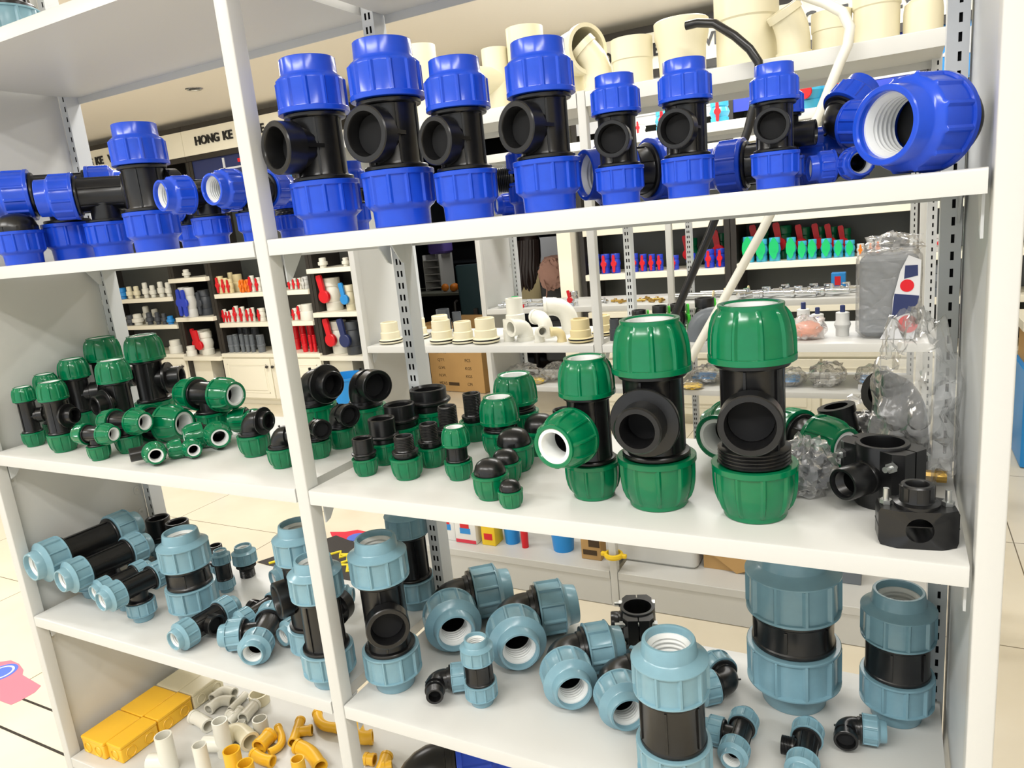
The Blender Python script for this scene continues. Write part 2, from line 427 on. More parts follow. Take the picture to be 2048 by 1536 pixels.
def shelf_mesh(L, lip=.0265, rear=.040):
    """steel shelf pan: one folded section swept along the shelf, rounded front edge"""
    D = .416; e = .002
    sec = [(0, -lip), (0, -.004), (.0012, -.0012), (.004, 0), (D-.002, 0), (D, -.002), (D, -rear), (D-.003, -rear), (D-.003, -.024), (.010, -.024), (.010, -lip)]
    mb = MB(); n = len(sec)
    vs = [(x, y, z) for x in (0, e, L-e, L) for y, z in [(p[0]+(.0008 if x in (0, L) and p[0] == 0 else 0), p[1]) for p in sec]]
    fs = []
    for k in range(3):
        for i in range(n):
            j = (i+1) % n; fs.append((k*n+i, (k+1)*n+i, (k+1)*n+j, k*n+j))
    top = [3, 4, 5, 8, 9, 0]
    fs += [tuple(range(n)), tuple(range(4*n-1, 3*n-1, -1))]
    return mb.add(vs, fs)
def rack(label, X0, Y0, ztop, zs, bays=(1.0, 1.0122), left=True, right=False, base=-1.307, toplip=.0265):
    """zs: shelf heights common to both bays; X0 = left edge of the middle front post"""
    root = empty('display_rack', Matrix.Translation((X0, Y0, ZF)), label, 'display rack', 'white steel display racks')
    zr = lambda z: z-ZF
    xl, xr = -bays[0]-PW, PW+bays[1]
    for x in (xl, 0, xr):
        MB().rbox(x, x+PW, 0, PD, 0, zr(ztop), .0025).build('post', M['white'], root)
    ups = [(-bays[0]-.016, (.020,)), (0, (.0094, .0187)), (xr-PW, (.0165,))]
    for x, c in ups:
        u = upright_mesh(0, zr(ztop), c).build('upright', [M['silver'], M['slot']], root, sharp=30); u.location = (x, RD, 0)
    if left:
        pm = MB().box(xl+.004, xl+.012, PD, RD-.0005, .06, zr(ztop)-.01)
        pl = pm.build('side_panel', M['white'], root)
        for z in zs:
            for dy, dz in ((PD, -.085), (RD-.03, .21), (RD-.03, -.30), (PD, .12)):
                if zr(z+dz) > zr(ztop)-.05: continue
                tb = MB().rbox(-.011, .016, -.010, .010, 0, .0015, .0095, Matrix.Translation((xl+.0124, dy+.010, zr(z+dz))) @ Matrix.Rotation(PI/2, 4, 'Y'))
                t = tb.build('panel_tab', M['white'], pl)
                MB().cyl(.0035, 0, .0012, 12, Matrix.Translation((xl+.0138, dy+.010, zr(z+dz))) @ Matrix.Rotation(PI/2, 4, 'Y')).build('screw', M['zinc'], pl)
    if right:
        MB().box(xr+.004, xr+.012, PD, RD+RDEP, .06, zr(ztop)-.01).build('side_panel', M['silver'], root)
    for z in zs:
        for x, L in ((-bays[0]+.002, bays[0]-.005), (PW+.002, bays[1]-.007)):
            me = shelf_mesh(L, toplip if z > .3 else .0265, .046 if z > .3 and toplip > .03 else .040).build('shelf', M['white'], root, sharp=40); me.location = (x, 0, zr(z))
            for bx in (x-.0008, x+L-.0022):
                if z > .3: continue
                for y0, sg in ((PD+.0005, 1), (RD-.0005, -1)):
                    b = MB().prism([(y0, -.026), (y0+sg*.046, -.026), (y0+sg*.040, -.034), (y0+sg*.012, -.070), (y0, -.074)][::sg], 0, .003,
                                   Matrix(((0, 0, 1, bx), (1, 0, 0, 0), (0, 1, 0, zr(z)), (0, 0, 0, 1))))
                    b.build('bracket', M['silver'], root)
    # base deck and plinth
    for x, L in ((-bays[0]+.002, bays[0]-.004), (PW+.002, bays[1]-.004)):
        d = MB().rbox(x, x+L, 0, .416, zr(base)-.03, zr(base), .003)
        d.build('base_shelf', M['white'], root)
        MB().box(x, x+L, .004, .012, 0.003, zr(base)-.031).build('kick_plate', M['white'], root)
    return root
ZA, ZB, ZC, ZD, ZT = 0.0, -.443, -.8837, -1.307, .4435
rack('white steel display rack in front holding blue, green and grey-blue fittings', 0, 0, .86, (ZT, ZA, ZB, ZC), right=True)
rack('white steel display rack behind, with large cream fittings along its top', .03, 1.43, .375+.004, (.375, -.455), base=-1.318, toplip=.046)
rack('white steel display rack third from the front, with chrome taps on a shelf', 0, 2.5, .335, (.33, -.462, -.884), base=-1.318, toplip=.04)

# ------------------------------------------------------------------ pipe fittings, all built in units of the nut radius
CACHE = {}
NUTLEN = {'blue': 1.47, 'steel': 1.42, 'green': 1.32}
def nut_mesh(c):
    """mouth at z = NUTLEN, rim (body side) at z = 0, rim radius 1"""
    if ('nut', c) in CACHE: return CACHE['nut', c]
    if c == 'green':
        n, per = 10, 12
        P = [(.60, .25), (.60, 1.27), (.63, 1.31), (.69, 1.32), (.735, 1.31), (.745, 1.28), (.735, 1.22), (.74, 1.19), (.81, 1.06), (.87, .88), (.91, .66), (.93, .42), (.935, .17), (.94, .155), (.99, .15), (1, .14), (1, .01), (.99, .0), (.86, .0), (.86, .06), (.60, .06)]
        fin = {7: .03, 8: .06, 9: .065, 10: .065, 11: .06, 12: .055, 13: .05}
        rad = lambda k, i, r: r+(fin.get(k, 0) if i % per in (0, 1) else 0)
        rp = [(.47, .4), (.47, 1.24), (.49, 1.27), (.605, 1.27), (.605, .4)]
    else:
        n, per = (12, 10) if c == 'blue' else (10, 12)
        if c == 'blue':
            P = [(.64, .3), (.64, 1.43), (.665, 1.47), (.75, 1.47), (.772, 1.45), (.785, 1.06), (.80, 1.02), (.84, .98), (.90, .94), (.93, .89), (.935, .86), (.93, .82), (.935, .17), (.94, .15), (.99, .14), (1, .125), (1, .012), (.985, 0), (.8, 0), (.8, .05), (.64, .05)]
            ri = .64; fin = {9: .02, 10: .05, 11: .055, 12: .052, 13: .05}
        else:
            P = [(.545, .3), (.555, 1.37), (.58, 1.42), (.645, 1.42), (.665, 1.39), (.715, 1.06), (.745, 1.02), (.92, .93), (.975, .89), (.975, .86), (.90, .845), (.895, .83), (.90, .09), (.905, .07), (.96, .06), (.965, .05), (.965, .01), (.95, 0), (.8, 0), (.8, .05), (.545, .05)]
            ri = .55; fin = {10: .07, 11: .075, 12: .075, 13: .07}
        rad = lambda k, i, r: r+(fin.get(k, 0) if i % per in (0, 1) else 0)
        zt = NUTLEN[c]
        rp = [(ri-.10, .5)]
        z = .5
        while z < zt-.32: rp += [(ri-.10, z), (ri-.065, z+.03), (ri-.065, z+.075), (ri-.10, z+.10)]; z += .13
        rp += [(ri-.04, zt-.2), (ri+.003, zt-.2), (ri+.003, .5)]
    me = MB().lathe(P, n*per, None, rad).mesh('nut_'+c, M[c], 28)
    rm = MB().lathe(rp, 40).mesh('grip_ring_'+c, M['ring'], 40)
    CACHE['nut', c] = (me, rm); return me, rm
def thread(r, z0, z1, pitch=.085, d=.035):
    out = []; z = z0
    while z < z1-.01: out += [(r-d, z), (r, z+pitch*.35), (r, z+pitch*.6), (r-d, z+pitch*.98)]; z += pitch
    return out
ALONG_X = to_dir((1, 0, 0))
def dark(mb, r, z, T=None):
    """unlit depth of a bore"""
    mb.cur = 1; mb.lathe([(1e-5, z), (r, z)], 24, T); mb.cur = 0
def socket(mb, typ, T, L=1.25, b=.6):
    """threaded or plain end of a black body along the +Z of T, starting inside the body"""
    if typ == 'female':
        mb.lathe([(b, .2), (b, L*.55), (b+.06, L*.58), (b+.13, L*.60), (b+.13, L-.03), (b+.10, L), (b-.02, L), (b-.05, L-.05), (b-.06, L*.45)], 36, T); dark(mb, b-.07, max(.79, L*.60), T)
        for a in (0, PI): mb.box(-.05, .05, b-.03, b+.09, .3, L*.6, T @ Matrix.Rotation(a, 4, 'Z'))
    elif typ == 'male':
        mb.lathe([(b-.06, .2), (b-.06, L*.55), (b+.07, L*.56), (b+.07, L*.66), (b-.07, L*.67)]+thread(b-.03, L*.70, L*1.2)+[(b-.10, L*1.22), (b-.2, L*1.22), (b-.2, L*.7)], 30, T); dark(mb, b-.19, L*.72, T)
    elif typ == 'flange':
        mb.lathe([(b, .2), (b, L*.62), (.84, L*.64), (.86, L*.67), (.86, L*.75), (.84, L*.77), (b, L*.79), (b, L*1.2), (b-.04, L*1.24), (b-.15, L*1.24), (b-.17, L*1.2), (b-.18, L*.7)], 40, T); dark(mb, b-.17, L*.72, T)
    elif typ == 'plain':
        mb.lathe([(b, .2), (b, L), (b-.04, L+.03), (b-.12, L+.03), (b-.14, L-.02), (b-.14, L*.6)], 32, T); dark(mb, b-.13, L*.62, T)
    elif typ == 'nut':
        mb.lathe([(b, .1), (b, L-.14), (.84, L-.13), (.86, L-.1), (.86, L-.03), (.7, L), (.55, L), (.55, L+.45), (.46, L+.45), (.46, L-.2), (1e-5, L-.2)], 36, T)
def run_prof(q, h, thr):
    """straight run with bores at both ends; nuts start at z = +-h"""
    def end(s):
        e = [(1e-5, s*(h-.3)), (.46, s*(h-.3)), (.46, s*(h+.45)), (.55, s*(h+.45)), (.55, s*h)]
        if thr and s < 0: e += [(.8, s*h)]+[(r, s*z) for r, z in reversed(thread(.84, max(h-.42, .15), h))]+[(q, s*max(h-.46, .1))]
        else: e += [(.72, s*h), (.86, s*(h-.03)), (.86, s*(h-.1)), (.84, s*(h-.13)), (q+.02, s*(h-.15)), (q, s*(h-.22))]
        return e
    return end(-1)+list(reversed(end(1)))
def body_mesh(kind, col, h, br, hb, q, thr, hz):
    key = ('body', kind, col, round(h, 2), br, round(hb, 2), q, thr, round(hz, 2))
    if key in CACHE: return CACHE[key]
    mb = MB()
    if kind in ('tee', 'coupling'):
        mb.lathe(run_prof(q, h, thr), 44)
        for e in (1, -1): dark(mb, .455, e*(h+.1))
        if h > .35:
            for a in range(6):
                mb.box(-.03, .03, q-.03, q+.045, -h+.16, h-.16, Matrix.Rotation(a*PI/3+.35, 4, 'Z'))
        if kind == 'tee': socket(mb, br, ALONG_X, hb, .58 if br in ('female', 'flange') else .6)
    elif kind == 'elbow':
        k = .62; e = 1.0
        path = [(0, 0, -h-.45), (0, 0, -h), (0, 0, -k)]+[(k-k*math.cos(t), 0, -k+k*math.sin(t)) for t in (math.radians(x) for x in range(15, 90, 15))]+[(k, 0, 0)]
        L2 = hb
        if br == 'nut': path += [(L2, 0, 0), (L2+.45, 0, 0)]
        else: path += [(k+.12, 0, 0)]
        rr = [.55, .6]+[.66]*(len(path)-2)
        if br == 'nut': rr[-1] = .55; rr[-2] = .6
        mb.tube(path, .66, .45, 32, None, rr)
        for T in [to_dir((0, 0, -1))]+([ALONG_X] if br == 'nut' else []):
            H = h if T is not ALONG_X else hb
            mb.lathe([(.6, H-.30), (.7, H-.28), (.72, H-.14), (.86, H-.13), (.86, H-.03), (.7, H), (.5, H)], 36, T)
        if br != 'nut': socket(mb, br, Matrix.Translation((k-.2, 0, 0)) @ ALONG_X, hb, .6)
        mb.box(-.05, .05, -.04, .04, 0, .12, Matrix.Translation((.1, 0, .55)))
    elif kind == 'cap':
        mb.lathe([(1e-5, -h-.4), (.55, -h-.4), (.55, -h), (.83, -h), (.83, -.02), (.81, .06), (.77, .2), (.66, .38), (.45, .52), (.22, .58), (1e-5, .6)], 44)
        for a in range(8): mb.box(-.05, .05, .78, .845, -h+.02, .02, Matrix.Rotation(a*PI/4, 4, 'Z'))
    elif kind == 'adapter':
        if br == 'female':
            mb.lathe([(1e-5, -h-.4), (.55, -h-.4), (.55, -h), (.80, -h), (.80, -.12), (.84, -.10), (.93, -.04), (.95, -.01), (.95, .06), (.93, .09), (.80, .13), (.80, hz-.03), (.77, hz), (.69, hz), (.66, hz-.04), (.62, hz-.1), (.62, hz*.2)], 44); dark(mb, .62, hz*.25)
        else:
            mb.lathe([(1e-5, -h-.4), (.55, -h-.4), (.55, -h), (.72, -h), (.72, -.2), (.78, -.18), (.80, .0), (.78, .03), (.60, .04)]+thread(.60, .1, hz-.05, .1)+[(.55, hz), (.47, hz), (.45, hz-.04), (.45, hz*.2)], 44); dark(mb, .45, hz*.25)
            for a in range(6): mb.box(-.3, .3, .6, .76, -.17, -.01, Matrix.Rotation(a*PI/3, 4, 'Z'))
    me = mb.mesh('body', [M['black'], M['slot']], 32)
    CACHE[key] = me
    return me
KINDNAME = {'tee': 'compression_tee', 'coupling': 'compression_coupling', 'elbow': 'compression_elbow', 'cap': 'end_cap', 'adapter': 'threaded_adapter'}
def fitting(kind, col, R, h, loc, zd, xd, label, br='female', hb=1.2, q=.71, thr=0, hz=.9, group=None):
    T = frame_T(loc, zd, xd, R)
    root = empty(KINDNAME[kind], T, label, 'pipe fitting', group)
    link('body', body_mesh(kind, col, h, br, hb, q, thr, hz), root)
    arms = {'tee': [((0, 0, 1), h), ((0, 0, -1), h)], 'coupling': [((0, 0, 1), h), ((0, 0, -1), h)]}.get(kind, [((0, 0, -1), h)])
    if kind in ('tee', 'elbow') and br == 'nut': arms = arms+[((1, 0, 0), hb)]
    nm, rm = nut_mesh(col)
    for k, (d, H) in enumerate(arms):
        n = link('nut', nm, root, Matrix.Translation(Vector(d)*H) @ to_dir(d) @ Matrix.Rotation(.25+k*.4, 4, 'Z'))
        link('grip_ring', rm, n)
    return root

# ------------------------------------------------------------------ builders for the other goods
RX90 = Matrix.Rotation(PI/2, 4, 'X')
def cached(key, fn, name, m, sharp=32):
    if key not in CACHE: CACHE[key] = fn().mesh(name, m, sharp)
    return CACHE[key]
def valve(loc, h, body, handle, label, style='bar', group=None, az=0.0, w=.3, lift=0):
    """upright ball valve: socketed body with a bulge, handle on the front"""
    T = Matrix.Translation(loc) @ Matrix.Rotation(az, 4, 'Z') @ Matrix.Scale(h, 4)
    r = empty('ball_valve', T, label, 'valve', group)
    def bm():
        mb = MB()
        mb.lathe([(w*.75, .04), (w*.75, 0), (w*.97, 0), (w, .015), (w, .24), (w*.9, .27), (w*1.0, .36), (w*1.13, .5), (w*1.0, .64), (w*.9, .73), (w, .76), (w, .985), (w*.97, 1), (w*.78, 1), (w*.75, .98), (w*.75, .8), (1e-5, .8)], 24)
        mb.cyl(.07, 0, w*1.2, 12, Matrix.Translation((0, 0, .5)) @ RX90)
        return mb
    link('body', cached(('valve', body, w), bm, 'valve_body', M[body]), r)
    def hm():
        mb = MB(); y = -w*1.12
        if style == 'bar':
            mb.cyl(.16, -y, -y+.09, 18, Matrix.Translation((0, 0, .5)) @ RX90, bev=.015)
            for s in (1, -1):
                mb.prism([(-.09, 0), (.09, 0), (.065, .40), (.03, .45), (-.03, .45), (-.065, .40)], -y+.02, -y+.085, Matrix.Translation((0, 0, .5)) @ RX90 @ Matrix.Rotation(0 if s > 0 else PI, 4, 'Z'))
        elif style == 'paddle':
            mb.prism([(.15*math.cos(t)*(1 if abs(math.sin(t)) > .5 else 1.35), .46*math.sin(t)) for t in (2*PI*k/24 for k in range(24))], -y+.02, -y+.09, Matrix.Translation((0, 0, .55)) @ RX90)
            mb.cyl(.1, -y-.05, -y+.1, 14, Matrix.Translation((0, 0, .5)) @ RX90)
        else:
            mb.cyl(.2, -y, -y+.13, 20, Matrix.Translation((-.05, 0, .46)) @ RX90, bev=.02)
            mb.prism([(-.08, -.05), (.08, -.05), (.10, .60), (.07, .67), (-.07, .67), (-.10, .60)], -y+.04, -y+.12, Matrix.Translation((-.05, 0, .46)) @ RX90 @ Matrix.Rotation(.16, 4, 'Z'))
        return mb
    link('handle', cached(('vh', handle, style, w), hm, 'valve_handle', M[handle]), r)
    return r
def lathed(name, prof, m, loc, s, label, cat, group=None, T=None, seg=24, extra=None):
    """single turned part; extra = (part name, profile, material) ones become children"""
    TT = Matrix.Translation(loc) @ (T or Matrix.Identity(4)) @ Matrix.Scale(s, 4)
    if not extra:
        o = link(name, cached(('l', name, tuple(prof), m), lambda: MB().lathe(prof, seg), name, M[m]), None, TT)
        return tag(o, label, cat, group)
    r = empty(name, TT, label, cat, group)
    link('body', cached(('l', name, tuple(prof), m), lambda: MB().lathe(prof, seg), name, M[m]), r)
    for pn, pp, pm in extra:
        link(pn, cached(('l', pn, tuple(pp), pm), lambda: MB().lathe(pp, seg), pn, M[pm]), r)
    return r
HOL = lambda r, z0, z1, t: [(r-t, z0), (r, z0), (r, z1), (r-t, z1), (r-t, z0+.01)]
UNION = [(.2, 0), (.34, 0), (.34, .22), (.38, .24), (.5, .26), (.5, .56), (.46, .6), (.36, .62), (.36, .95), (.28, 1), (.26, .7), (1e-5, .7)]
CAPP = [(.3, 0), (.5, 0), (.5, .5), (.47, .55), (.4, .56), (.4, .96), (.36, 1), (.28, 1), (.26, .6), (1e-5, .6)]
FOOT = [(.2, 0), (.26, 0), (.28, .05), (.28, .3), (.31, .33), (.31, .44), (.27, .46), (.27, .92), (.22, 1), (1e-5, 1)]
TANK = [(.35, 0), (.42, .01), (.62, .07), (.64, .12), (.62, .15)]
TANKTOP = [(.62, .22), (.55, .27), (.52, .28), (.52, .62), (.46, .66), (.46, 1.14), (.42, 1.17), (.34, 1.17), (.32, .8), (1e-5, .8)]
GASKET = [(.5, .15), (.635, .15), (.64, .19), (.63, .22), (.5, .22)]
def foot_valve(loc, h, m, label, group, slim=1.0):
    T = Matrix.Translation(loc) @ Matrix.Diagonal((h*slim, h*slim, h, 1))
    r = empty('foot_valve', T, label, 'foot valve', group)
    link('body', cached(('fv', m), lambda: MB().lathe(FOOT[:7]+[(.24, .46), (.24, .93), (1e-5, .93)], 20), 'body', M[m]), r)
    def st():
        mb = MB()
        for k in range(14):
            mb.box(-.018, .018, .225, .28, .46, .97, Matrix.Rotation(2*PI*k/14, 4, 'Z'))
        mb.cyl(.28, .95, 1.0, 20, bev=.01)
        return mb
    link('strainer', cached(('fs', m), st, 'strainer', M[m]), r)
    return r
def bend(p0, p1, p2, n=7):
    """three points to a smooth corner (quadratic)"""
    a, b, c = Vector(p0), Vector(p1), Vector(p2)
    return [a*(1-t)**2+b*2*t*(1-t)+c*t*t for t in (k/n for k in range(n+1))]
def arcpath(p0, c, p2, f=.55):
    """straight - round corner - straight"""
    a, b, d = Vector(p0), Vector(c), Vector(p2)
    q0 = b+(a-b)*f; q1 = b+(d-b)*f
    return [a]+bend(q0, b, q1)+[d]
def pipe(name, path, r, m, label, group=None, t=.12, cat='pipe fitting', seg=18, arms=(), collar=0, rim=None):
    """hollow pipe piece: one or more swept tubes in one mesh (elbow, tee, straight)"""
    mb = MB(); mb.tube(path, r, r*(1-t), seg)
    for a in arms: mb.tube(a, r, r*(1-t), seg)
    if collar:
        for P in [path]+list(arms):
            P = [Vector(q) for q in P]
            for e, q in ((P[0], P[1]), (P[-1], P[-2])):
                if (e-q).length < 1e-6: continue
                d = (q-e).normalized(); mb.tube([e-d*.0002, e+d*collar], r*1.1, r*(1-t), seg)
    return tag(mb.build(name, M[m]), label, cat, group)
def crumple(mb, c, sx, sy, sz, n=18, amp=.16, seed=0, flat=True):
    """crumpled bag volume: a noisy ellipsoid"""
    rnd = random.Random(seed); ph = [(rnd.uniform(0, 6.28), rnd.randint(2, 9), rnd.randint(2, 9), rnd.uniform(.4, 1)) for _ in range(9)]
    vs = []; fs = []; m = n
    for j in range(m+1):
        th = PI*j/m
        for i in range(2*n):
            a = PI*i/n
            k = 1+amp*sum(w*math.sin(f1*a+p+2*math.cos(th*f2)) for p, f1, f2, w in ph)/3
            x, y, z = k*math.sin(th)*math.cos(a), k*math.sin(th)*math.sin(a), k*math.cos(th)
            if flat: z = max(z, -.8)
            vs.append((c[0]+x*sx, c[1]+y*sy, c[2]+z*sz))
    w = 2*n
    for j in range(m):
        for i in range(w): fs.append((j*w+i, j*w+(i+1) % w, (j+1)*w+(i+1) % w, (j+1)*w+i))
    return mb.add(vs, fs)
def carton(loc, w, d, h, m, label, name='carton', az=0, group=None, cat='box'):
    T = Matrix.Translation(loc) @ Matrix.Rotation(az, 4, 'Z')
    r = empty(name, T, label, cat, group)
    MB().rbox(-w/2, w/2, -d/2, d/2, 0, h, .003).build('body', M[m], r)
    return r
def saddle(loc, R, az, h, label, out_len, upright=True, T=None):
    """black saddle clamp: ring, bolted ears, threaded outlet (built in metres, ring axis = local z)"""
    TT = T or (Matrix.Translation(loc) @ Matrix.Rotation(az, 4, 'Z'))
    root = empty('saddle_clamp', TT, label, 'pipe fitting', 'black saddle clamps')
    mb = MB(); H = h/2
    mb.lathe([(R*.80, -H), (R*.97, -H), (R, -H+.003), (R, H-.003), (R*.97, H), (R*.80, H), (R*.78, H-.004), (R*.78, -H+.004), (R*.80, -H)], 40)
    for s in (1, -1):   # ears, one pair each side (two halves meet at local x = 0)
        for q in (1, -1):
            mb.prism([(q*.0012, s*R*.84), (q*R*.55, s*R*.70), (q*R*.84, s*R*.55), (q*R*.86, s*R*1.08), (q*R*.60, s*R*1.45), (q*.0012, s*R*1.45)][::(1 if s*q > 0 else -1)], -H+.003, H-.003)
    mb.build('band', M['black'], root)
    o = MB(); o.lathe([(R*.66, R*.75), (R*.68, R*1.0), (R*.68, R*1.06), (R*.64, R*1.12), (R*.66, R*1.16), (R*.66, R+out_len-.003), (R*.62, R+out_len), (R*.53, R+out_len), (R*.50, R+out_len-.004)]+[(R*.50-(.0015 if k % 2 else 0), R+out_len-.006-k*.0016) for k in range(10)]+[(R*.48, R*.9), (1e-5, R*.9)], 30, ALONG_X)
    o.build('outlet', M['black'], root)
    for s in (1, -1):
        for z in ((-H*.55, H*.55) if h > R else (0,)):
            b = MB(); X = Matrix.Translation((0, s*R*1.14, z)) @ ALONG_X
            b.cyl(R*.115, -R*1.0, R*1.32, 12, X); b.cyl(R*.21, R*.87, R*1.06, 6, X); b.cyl(R*.21, -R*1.05, -R*.87, 6, X)
            b.build('bolt', M['zinc'], root)
    return root
def low_saddle(loc, az, label):
    """flat saddle clamp lying on its base: two octagonal halves round a horizontal hole, boss and bolts on top"""
    root = empty('saddle_clamp', Matrix.Translation(loc) @ Matrix.Rotation(az, 4, 'Z'), label, 'pipe fitting', 'black saddle clamps')
    mb = MB(); n = 48; hw, hh, cz, r = .044, .024, .024, .0155
    for y0, y1, sx in ((-.026, .026, 1),):
        inn, out = [], []
        for k in range(n):
            a = 2*PI*k/n; c, s = math.cos(a), math.sin(a)
            t = min(hw/abs(c) if abs(c) > 1e-6 else 9, hh/abs(s) if abs(s) > 1e-6 else 9)
            inn.append((r*c, cz+r*s)); out.append((t*c, cz+t*s))
        def yy(x, y): return y*(1-max(0, abs(x)-.026)/.018*.42)
        vs = []
        for y in (y0, y1):
            vs += [(x, yy(x, y), z) for x, z in out]+[(x, yy(x, y)*.999, z) for x, z in inn]
        fs = []
        for k in range(n):
            j = (k+1) % n
            fs += [(k, j, n+j, n+k), (2*n+k, 3*n+k, 3*n+j, 2*n+j), (k, 2*n+k, 2*n+j, j), (n+k, n+j, 3*n+j, 3*n+k)]
        mb.add(vs, fs)
    mb.box(-.0445, .0445, -.0150, .0150, cz-.0006, cz+.0006)
    mb.build('band', M['black'], root, sharp=25)
    o = MB(); o.lathe([(.026, .047), (.026, .052), (.020, .054), (.019, .058), (.019, .073), (.0175, .075), (.0135, .075), (.0125, .073), (.0125, .05)], 30); o.cur = 1; o.lathe([(1e-5, .056), (.0125, .056)], 20); o.cur = 0
    for k in range(8): o.box(-.003, .003, .0165, .0198, .056, .073, Matrix.Rotation(k*PI/4, 4, 'Z'))
    o.build('outlet', [M['black'], M['slot']], root)
    for s in (1, -1):
        b = MB(); X = Matrix.Translation((s*.034, 0, 0)); b.cyl(.0036, .046, .068, 12, X); b.cyl(.0072, .0482, .0535, 6, X); b.build('bolt', M['zinc'], root)
    return root
def coil(mb, c, r, turns, t, rnd, squash=1.0):
    pts = []
    for k in range(int(turns*18)):
        a = 2*PI*k/18; rr = r*(1+.06*math.sin(a*.37+rnd))
        pts.append((c[0]+rr*math.cos(a), c[1]+rr*squash*math.sin(a), c[2]+t+abs(math.sin(a*.21+rnd))*t*2.2+t*1.2*(k/18/turns)))
    mb.tube(pts, t, 0, 8)
def tap(loc, az, L, label, m='chrome', group='chrome taps on the third rack', kind=0):
    T = Matrix.Translation(loc) @ Matrix.Rotation(az, 4, 'Z')
    r = empty('tap', T, label, 'tap', group); t = L*.13
    b = MB(); b.lathe([(1e-5, 0), (t*.9, 0), (t*.9, L*.2), (t*1.15, L*.22), (t*1.15, L*.3), (t*.75, L*.34), (t*.9, L*.55), (t*.7, L*.8), (t*.8, L), (1e-5, L)], 16, Matrix.Translation((-L/2, 0, t*1.15)) @ ALONG_X)
    if kind == 0: b.tube(arcpath((0, 0, t*1.15), (L*.05, L*.28, t*1.15), (L*.2, L*.42, t*.9)), t*.55, 0, 12)
    b.build('body', M[m], r)
    h = MB(); h.cyl(t*.6, t, t*2.6, 12); h.rbox(-L*.22, L*.06, -t*.35, t*.35, t*2.5, t*3.0, t*.3)
    h.build('handle', M[m], r)
    return r
def cabinet(x0, x1, shelves, counter, label, y0=3.8, tower=False, doors=2, sign=None, poster=None, ydep=.36):
    """built-in wall display cabinet: dark frame, cream shelves, panelled base"""
    r = empty('display_cabinet', Matrix.Translation((x0, y0, ZF)), label, 'cabinet', 'built-in wall display cabinets')
    w = x1-x0; zz = lambda z: z-ZF; top = zz(1.03)
    MB().box(0, w, ydep+.02, ydep+.05, 0, top).build('back_panel', M['back'], r)
    for x in (0, w-.035): MB().box(x, x+.035, .02, ydep+.05, 0, top).build('side_frame', M['frame'], r)
    for z in shelves:
        MB().rbox(.001 if tower else .036, w-(.001 if tower else .036), -.03 if tower else 0, ydep, zz(z)-.04, zz(z), .004).build('shelf', M['trim'], r)
    if tower:
        MB().box(.02, w*.55, .05, ydep, 0, zz(counter)-.045).build('base', M['trim'], r)
    else:
        MB().rbox(.001, w-.001, -.01, ydep, zz(counter)-.035, zz(counter), .005).build('counter', M['trim'], r)
        MB().box(.0, w, .012, ydep, 0.06, zz(counter)-.036).box(.02, w-.02, .05, ydep, 0, .06).build('base', M['trim'], r)
        dw = w/doors
        for k in range(doors):
            a, b = k*dw+.006, (k+1)*dw-.006; z0, z1 = .075, zz(counter)-.05
            d = MB().rbox(a, b, -.008, .010, z0, z1, .003)
            d.box(a+.05, b-.05, -.011, -.008, z0+.05, z0+.056).box(a+.05, b-.05, -.011, -.008, z1-.056, z1-.05).box(a+.05, a+.056, -.011, -.008, z0+.05, z1-.05).box(b-.056, b-.05, -.011, -.008, z0+.05, z1-.05)
            d.rbox(a+.075, b-.075, -.014, -.008, z0+.075, z1-.075, .004)
            o = d.build('door', M['trim'], r)
            kx = b-.03 if k % 2 == 0 else a+.03
            MB().sphere((kx, -.026, z1-.07), .014, 14).cyl(.006, .008, .02, 10, Matrix.Translation((kx, 0, z1-.07)) @ RX90).build('knob', M['frame'], o)
    MB().box(0, w, .0, .03, zz(.775), zz(.82)).box(0, w, .0, .03, zz(1.03), zz(1.075)).build('top_rail', M['frame'], r)
    if poster:
        p = MB().box(.02, w-.02, .03, .04, zz(.50), zz(.775)).build('poster', M[poster[0]], r)
        for nm, mb, m in poster[1](w, zz): mb.build(nm, M[m], p)
    sg = MB().box(.0, w, -.005, .03, zz(.82), zz(1.03)).build('sign_board', M['trim'], r)
    if sign:
        for word, dx in zip(sign[0].split(), (-4.5, -.5, 4.0)):
            text(word, sign[1], facing((sign[2]-x0+dx*sign[1]*.63, -.012, zz(.925))), M['letter'], sg, .006, bold=.0022)
    return r

# ------------------------------------------------------------------ fittings on the front rack (metres)
fitting('tee', 'blue', 0.0582, 0.92, (0.0976,0.085,0.1396), (0,0,1), (-0.2261,-0.9741,0), 'blue and black tee beside the middle post, its threaded side outlet turned to the left', group='blue compression fittings on the upper shelf', br='female', hb=1.45)
fitting('tee', 'blue', 0.0587, 0.90, (0.2451,0.09,0.1396), (0,0,1), (-0.0268,-0.9996,0), 'tallest blue and black tee, second upright one right of the middle post', group='blue compression fittings on the upper shelf', br='female')
fitting('tee', 'blue', 0.0484, 0.90, (0.3729,0.085,0.1151), (0,0,1), (-0.2196,-0.9756,0), 'blue and black tee standing between the two tallest upright blue tees', group='blue compression fittings on the upper shelf', br='female')
fitting('tee', 'blue', 0.0485, 0.89, (0.5088,0.085,0.115), (0,0,1), (-0.293,-0.9561,0), 'tall blue and black tee, fourth upright one right of the middle post', group='blue compression fittings on the upper shelf', br='female')
fitting('tee', 'blue', 0.0335, 1.02, (0.6166,0.085,0.0839), (0,0,1), (0.1291,-0.9916,0), 'smallest blue and black tee in the front row, in front of a lying blue nut', group='blue compression fittings on the upper shelf', br='female')
fitting('tee', 'blue', 0.0344, 0.99, (0.71,0.085,0.085), (0,0,1), (-0.0994,-0.995,0), 'blue and black tee sixth in the front row, a lying blue coupling at its right', group='blue compression fittings on the upper shelf', br='female')
